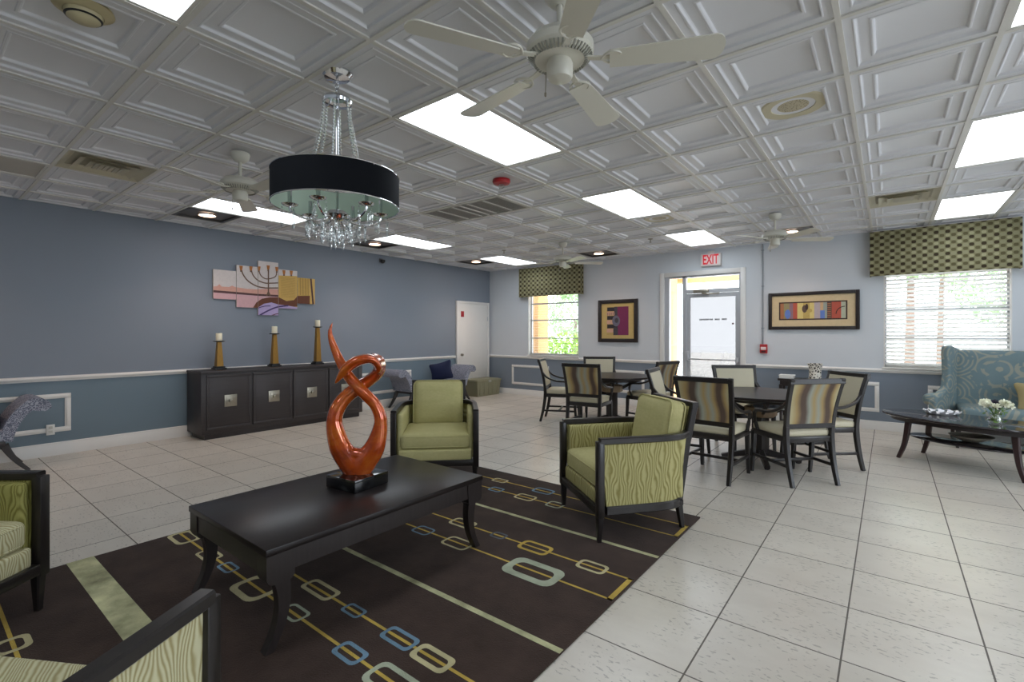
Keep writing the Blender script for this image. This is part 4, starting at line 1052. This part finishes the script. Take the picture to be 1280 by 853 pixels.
dchair(-.60, 6.13, 222, 'chair of the near table in front of the spotted vase, cream side showing')
dchair(-1.42, 6.56, 306, 'chair of the near table with its back to the exit door')
dchair(-1.90, 5.66, 8, 'chair of the near table at its left, seen edge on beside the armchair back')
dchair(-3.40, 6.17, 98, 'striped back chair of the far table with its rear turned to the camera')
dchair(-4.24, 6.76, 24, 'chair of the far table at its left, seen in profile')
dchair(-2.94, 7.24, 166, 'chair of the far table at its right, facing left')
dchair(-3.93, 7.50, 300, 'chair of the far table below the small window, facing the camera')
mg = thing('magazine', 'white papers lying on the ledge under the near dining table', 'papers', (-1.02, 5.83, .612), .3)
MB().b2((-.15, -.11, 0), (.13, .11, .012), .002).build('pages', pm('paper_white', (224, 226, 230), .5), mg)
MB().b2((-.15, -.11, .0125), (.13, .11, .0145)).build('cover', pm('paper_cover', (196, 208, 222), .4), mg)

# console with spotted vase
cn = thing('console_table', 'small dark console against the back wall behind the near dining set', 'console table', (-.98, 8.72, 0))
MB().b2((-.40, -.17, .68), (.40, .17, .715), .004).build('table_top', M['wood'], cn)
MB().b2((-.37, -.15, .60), (.37, .15, .68)).build('apron', M['wood'], cn)
for sx in (-1, 1):
    for sy in (-1, 1): MB().bar([(sx*.36, sy*.14, .62), (sx*.36, sy*.14, 0)], [.045, .03], [.045, .03], up=(0, 1, 0)).build('leg', M['wood'], cn)
bk = thing('paper_box', 'low white box on the left end of the dark console', 'box', (-1.26, 8.64, .716))
MB().b2((-.10, -.08, 0), (.10, .08, .05), .004).build('body', M['white'], bk); MB().b2((-.104, -.084, .036), (.104, .084, .056), .004).build('lid', pm('box_lid', (232, 232, 228), .5), bk)
tag(MB().lathe([(.075, 0), (.085, .01), (.08, .10), (.088, .2), (.105, .245), (.10, .245), (.08, .2), (.07, .1), (.06, .015), (0, .012)], (0, 0, 0), 28).build('vase', M['leopard']), 'dark spotted ceramic vase on the console by the back wall', 'vase')
bpy.data.objects['vase'].location = (-.885, 8.62, .716)

# ---------------------------------------------------------------- sideboard and candles
sb = thing('sideboard', 'long charcoal four door sideboard against the dark blue wall', 'sideboard', (-7.375, 3.72, 0))
hl = 1.235; xf = .255; zt = .915
mb = MB(); mb.b2((-.255, -hl, .07), (xf-.02, hl, zt-.03), .003); mb.build('carcass', M['grey_wood'], sb)
MB().b2((-.258, -hl-.006, zt-.032), (xf+.004, hl+.006, zt), .003).build('top_slab', M['grey_wood'], sb)
MB().b2((-.24, -hl+.05, 0), (xf-.04, hl-.05, .07)).build('plinth', M['wood'], sb)
dw = (2*hl-.10)/4
for k in range(4):
    y0, y1 = -hl+.05+k*dw+.012, -hl+.05+(k+1)*dw-.012; z0, z1 = .125, zt-.055
    mb = MB()
    mb.b2((xf-.02, y0+.03, z0+.03), (xf-.004, y1-.03, z1-.03), .002)
    for a, b, c_, e in ((y0, y1, z0, z0+.035), (y0, y1, z1-.035, z1), (y0, y0+.035, z0+.035, z1-.035), (y1-.035, y1, z0+.035, z1-.035)): mb.b2((xf-.021, a, c_), (xf, b, e), .003)
    do = mb.build('door', M['grey_wood'], sb)
    ym = (y0+y1)/2+.01; mb = MB(); mb.b2((xf-.006, ym-.08, .42), (xf+.006, ym+.08, .58), .003); mb.b2((xf+.004, ym-.052, .448), (xf+.010, ym+.052, .552), .003)
    pl = mb.build('handle_plate', M['brass_dark'], do)
    MB().box((xf+.024, ym-.005, .50), (.03, .045, .045), .012).build('knob', M['brass_dark'], do)
def candlestick(y, h, label, clabel):
    t_ = thing('candlestick', label, 'candlestick', (-7.40, y, zt+.001), 0, 'amber candlesticks on the sideboard')
    mb = MB(); mb.box((0, 0, .012), (.15, .15, .024), .004); mb.box((0, 0, .034), (.12, .12, .02), .004); mb.build('base', M['black'], t_)
    b, t2 = .045, .026; mb = MB()
    vs = [(-b, -b, .044), (b, -b, .044), (b, b, .044), (-b, b, .044), (-t2, -t2, h-.012), (t2, -t2, h-.012), (t2, t2, h-.012), (-t2, t2, h-.012)]
    mb.add(vs, [(0, 1, 2, 3), (4, 5, 6, 7), (0, 1, 5, 4), (1, 2, 6, 5), (2, 3, 7, 6), (3, 0, 4, 7)]); mb.build('column', M['amber'], t_, bevel=.003)
    MB().lathe([(.02, h-.012), (.06, h-.008), (.078, h+.004), (.07, h+.006), (.03, h), (0, h)], n=28).build('dish', M['black'], t_)
    cd = thing('pillar_candle', clabel, 'candle', (-7.40, y, zt+.002+h), 0, 'ivory pillar candles')
    MB().lathe([(0, 0), (.038, 0), (.04, .006), (.04, .105), (.036, .112), (.02, .108), (0, .106)], n=24).build('wax', M['candle'], cd)
    MB().tube([(0, 0, .105), (.002, 0, .125)], .002, 6).build('wick', M['black'], cd)
candlestick(2.80, .395, 'shortest amber candlestick, at the left of the sideboard', 'ivory candle on the shortest amber candlestick')
candlestick(3.575, .50, 'middle amber candlestick on the sideboard', 'ivory candle on the middle amber candlestick')
candlestick(4.28, .61, 'tallest amber candlestick, behind the orange sculpture tip', 'ivory candle on the tallest amber candlestick')

# ---------------------------------------------------------------- scroll arm benches
def bench(label, y0, y1, x=-7.28, rz=0):
    ln = y1-y0; t_ = thing('scroll_bench', label, 'bench', (x, (y0+y1)/2, 0), 0, 'upholstered scroll arm benches'); h = ln/2
    mb = MB(); mb.b2((-.26, -h+.30, .27), (.26, h-.30, .33), .006); mb.build('base_rail', M['wood'], t_)
    for sx in (-1, 1):
        for sy in (-1, 1):
            pts = smooth_path([(sx*.23, sy*(h-.31), .29), (sx*.23, sy*(h-.27), .2), (sx*.235, sy*(h-.21), .1), (sx*.24, sy*(h-.13), 0)], 4)
            MB().bar(pts, lerp_list([.07, .055, .042, .03], 4), lerp_list([.055, .05, .042, .03], 4), up=(1, 0, 0)).build('leg', M['wood'], t_)
    MB().cushion((0, 0, .385), (.53, 2*h-.56, .13), .04, (0, 0, .015), 12).build('seat', M['paisley'], t_)
    for sy in (-1, 1):
        c_ = smooth_path([(h-.30, .33, .10), (h-.27, .45, .10), (h-.22, .56, .10), (h-.15, .65, .10), (h-.09, .68, .13), (h-.02, .655, .12), (h+.015, .615, .06)], 5)
        up_, dn = [], []
        for i, p in enumerate(c_):
            t2_ = (c_[min(i+1, len(c_)-1)]-c_[max(i-1, 0)]); t2_ = Vector((t2_.x, t2_.y)).normalized(); n_ = Vector((-t2_.y, t2_.x))*p.z/2
            up_.append((sy*(p.x+n_.x), p.y+n_.y)); dn.append((sy*(p.x-n_.x), p.y-n_.y))
        mb = MB(); vs = []; n = len(c_)
        for xx in (-.265, .265): vs += [(xx, a, b) for a, b in up_]+[(xx, a, b) for a, b in dn]
        fs = []
        for i in range(n-1):
            fs += [(i, i+1, 2*n+i+1, 2*n+i), (n+i, 3*n+i, 3*n+i+1, n+i+1), (i, n+i, n+i+1, i+1), (2*n+i, 2*n+i+1, 3*n+i+1, 3*n+i)]
        fs += [(0, 2*n, 3*n, n), (n-1, 2*n-1, 4*n-1, 3*n-1)]
        mb.add(vs, fs); mb.build('scroll_arm', M['paisley'], t_)
    return t_
bench('blue grey scroll arm bench along the wall behind the facing armchair', 5.68, 7.68)
bench('blue grey scroll arm bench cut by the left edge of the photo', -1.0, .99)
def pillow(label, loc, R, d, mat, cat='pillow'):
    def f(q):
        ax, az = abs(q.x)/(d[0]/2), abs(q.z)/(d[2]/2); k = 1+.10*(ax*az)**2-.05*(ax**2*(1-az**2)+az**2*(1-ax**2)); return Vector((q.x*k, q.y*(1-.75*max(ax, az)**3), q.z*k))
    mb = MB(); mb.cushion((0, 0, 0), d, .045, (0, .03, 0), 12, f=f); o = mb.build('throw_pillow', mat); o.matrix_world = TR(*loc) @ R
    return tag(o, label, cat)
pillow('navy blue throw pillow leaning on the bench behind the facing armchair', (-7.30, 6.97, .635), RZ(rad(62)) @ Matrix.Rotation(rad(18), 4, 'X') @ Matrix.Rotation(rad(-14), 4, 'Y'), (.44, .12, .40), M['navy'])
pillow('mauve throw pillow leaning on the left edge bench', (-7.27, .53, .60), RZ(rad(0)) @ Matrix.Rotation(rad(-28), 4, 'X'), (.44, .12, .38), pm('mauve_cloth', (122, 98, 102), .8))
tb = thing('storage_tub', 'olive plastic storage tub standing before the white door', 'storage tub', (-7.42, 8.37, 0))
vs = []
for q, r_, z in ((.20, .375, 0), (.225, .41, .33)): vs += [(-q, -r_, z), (q, -r_, z), (q, r_, z), (-q, r_, z)]
mb = MB(); mb.add(vs, [(3, 2, 1, 0), (4, 5, 6, 7)]+[(e, (e+1) % 4, 4+(e+1) % 4, 4+e) for e in range(4)])
for k in range(5): mb.box((.215, -.30+k*.15, .17), (.012, .05, .26), .004, R=Matrix.Rotation(.07, 4, 'Y'))
mb.build('body', M['tub'], tb, bevel=.01)
mb = MB(); mb.box((0, 0, .345), (.48, .85, .035), .01); mb.box((0, 0, .367), (.40, .76, .02), .008); mb.build('lid', M['tub'], tb)
MB().box((.243, .0, .335), (.014, .09, .05), .004).build('latch', pm('latch_grey', (182, 182, 172), .4), tb)

# ---------------------------------------------------------------- settee group at right
sf = thing('settee', 'teal swirl fabric winged settee under the wide window', 'settee', (1.42, 8.45, 0)); S = M['swirl']; hw = .80
MB().cushion((0, -.02, .30), (2*hw-.06, .72, .16), .03).build('base', S, sf)
MB().cushion((0, -.06, .43), (2*hw-.16, .66, .15), .05, (0, 0, .02), 12).build('seat_cushion', S, sf)
mb = MB(); mb.cushion((0, .26, .80), (2*hw-.10, .14, .80), .05, (0, .02, 0), 12, R=Matrix.Rotation(-.06, 4, 'X')); mb.build('backrest', S, sf)
for sx in (-1, 1):
    prof_ = [(.34, .30), (.345, 1.19), (.28, 1.215), (.10, 1.26), (-.02, 1.255), (-.04, 1.15), (-.01, .90), (-.06, .72), (-.20, .655), (-.34, .62), (-.38, .56), (-.38, .30)]
    mb = MB(); pth = [Vector((0, a, b)) for a, b in prof_]
    mb.M = TR(sx*(hw-.09), .30, 0) @ RZ(sx*.42) @ TR(0, -.30, 0); mb.prism(prof_, -.045, .045, 'x')
    o = mb.build('wing', S, sf, bevel=.022)
    mb = MB(); mb.M = TR(sx*(hw-.09), .30, 0) @ RZ(sx*.42); mb.cushion((sx*.05, -.46, .57), (.15, .42, .15), .065); mb.build('arm_roll', S, sf)
    mb = MB(); mb.bar([(sx*(hw-.06), -.32, .24), (sx*(hw-.05), -.34, 0)], [.05, .03], [.05, .03], up=(0, 1, 0)); mb.build('leg', M['wood'], sf)
    mb = MB(); mb.bar([(sx*(hw-.06), .28, .24), (sx*(hw-.05), .32, 0)], [.05, .03], [.05, .03], up=(0, 1, 0)); mb.build('leg', M['wood'], sf)
pillow('beige throw pillow on the teal settee at the right edge', (1.46, 8.36, .655), RZ(rad(10)) @ Matrix.Rotation(rad(-22), 4, 'X'), (.50, .14, .34), pm('beige_cloth', (156, 140, 98), .8, bump=.2, bscale=30))
ov = thing('oval_coffee_table', 'glossy dark oval table with a lower shelf before the settee', 'coffee table', (.67, 7.06, 0), rad(-27)); G = pm('polished_dark_top', (46, 40, 42), .10, var=.1, coat=.6)
A_, B_ = .80, .42
MB().lathe([(0, .468), (.97, .468), (1, .478), (1, .492), (.99, .50), (0, .50)], n=64, sx=A_, sy=B_).build('table_top', G, ov, sharp=50)
MB().lathe([(.86, .425), (.88, .425), (.88, .469), (.86, .469)], n=64, sx=A_, sy=B_).build('apron', M['wood'], ov)
MB().lathe([(0, .245), (.76, .245), (.77, .25), (.77, .258), (.76, .262), (0, .262)], n=64, sx=A_*.86, sy=B_*.9).build('shelf', G, ov, sharp=50)
for sx in (-1, 1):
    for sy in (-1, 1):
        pts = smooth_path([(sx*.44, sy*.22, .468), (sx*.455, sy*.23, .30), (sx*.48, sy*.242, .14), (sx*.525, sy*.26, 0)], 4)
        MB().bar(pts, lerp_list([.06, .052, .044, .036], 4), lerp_list([.045, .042, .038, .032], 4), up=(0, 1, 0)).build('leg', pm('leg_mahogany', (58, 40, 40), .3), ov)
bw = MB().lathe([(.05, 0), (.08, .005), (.17, .05), (.225, .092), (.218, .094), (.16, .056), (.08, .018), (0, .014)], n=36).build('bowl', pm('grey_bowl', (190, 182, 165), .5))
tag(bw, 'wide shallow grey bowl on the lower shelf of the oval table', 'bowl'); bw.location = (.69, 7.06, .263); bw.scale = (.82, .82, .75)
ty = tray_ = thing('scalloped_tray', 'white scalloped openwork tray on the oval table', 'tray', (.475, 7.33, .501))
mb = MB(); mb.lathe([(.16, 0), (.165, .006), (.165, .01), (0, .01)], n=40, sx=1.15, sy=.8); mb.build('base', pm('white_ceramic', (240, 240, 244), .15), ty)
mb = MB(); n = 72; vs = []
for q, (r_, z) in enumerate([(.165, .005), (.19, .025), (.215, .055), (.222, .06)]):
    for k in range(n):
        a = 2*PI*k/n; zz = z+(.010*math.sin(a*12) if q >= 2 else 0); rr = r_*(1+(.02*math.sin(a*12) if q >= 2 else 0)); vs.append((rr*1.15*math.cos(a), rr*.8*math.sin(a), zz))
fs = [(q*n+k, q*n+(k+1) % n, (q+1)*n+(k+1) % n, (q+1)*n+k) for q in range(3) for k in range(n) if not (q == 1 and k % 6 in (2, 3))]
mb.add(vs, fs); o = mb.build('rim', pm('white_rim', (240, 240, 244), .15), ty); sm_ = o.modifiers.new('thick', 'SOLIDIFY'); sm_.thickness = .004
tray_.scale = (.66,)*3
fl_ = thing('flower_arrangement', 'small glass vase of white and dark flowers on the oval table', 'flowers', (.85, 6.87, .501))
t = NT('vase_glass'); t.set(.02); t.b.inputs['Transmission Weight'].default_value = 1.0; t.b.inputs['IOR'].default_value = 1.35; t.col((.95, .98, 1))
MB().lathe([(0, 0), (.05, 0), (.062, .02), (.066, .06), (.05, .10), (.042, .115), (.05, .135), (.046, .135), (.038, .115), (.046, .098), (.06, .06), (.055, .022), (.045, .012), (0, .012)], n=28).build('glass_vase', M['glass'], fl_)
rnd = random.Random(4); heads = [(-.085, -.02, .235, 'w', .062), (.075, .0, .24, 'w', .06), (.0, -.06, .21, 'w', .045), (.13, .03, .215, 'w', .045), (-.06, .06, .23, 'w', .05), (0, .0, .25, 'd', .04), (.015, -.035, .20, 'd', .034), (-.02, .05, .225, 'd', .036)]
mb = MB()
for x, y, z, k, r_ in heads: mb.tube(smooth_path([(x*.15, y*.15, .015), (x*.25, y*.25, .12), (x, y, z-.02)], 4), .0032, 6)
leafcloud(mb, [(rnd.gauss(0, .035), rnd.gauss(0, .03), rnd.uniform(.03, .2)) for _ in range(70)], .022, rnd)
mb.build('stems', pm('stem_green', (96, 130, 52), .5), fl_)
fl_.scale = (.88,)*3
mw = pm('white_petal', (238, 238, 216), .6, var=.05); md = pm('dark_petal', (58, 50, 66), .7, var=.3)
for x, y, z, k, r_ in heads:
    mb = MB()
    for q in range(60 if k == 'w' else 34):
        d = Vector((rnd.gauss(0, 1), rnd.gauss(0, 1), rnd.gauss(.25, .8))).normalized(); sd_ = d.orthogonal().normalized()*r_*.16; tip = d*r_*rnd.uniform(.85, 1.1)
        mb.add([d*r_*.15-sd_, d*r_*.15+sd_, tip*.8+sd_*1.3, tip, tip*.8-sd_*1.3], [(0, 1, 2, 3, 4)])
    mb.lathe([(0, -.5*r_), (.45*r_, -.3*r_), (.55*r_, 0), (.45*r_, .35*r_), (0, .55*r_)], n=10); mb.v = [(a+x, b+y, c+z) for a, b, c in mb.v]
    mb.build('blossom', mw if k == 'w' else md, fl_)
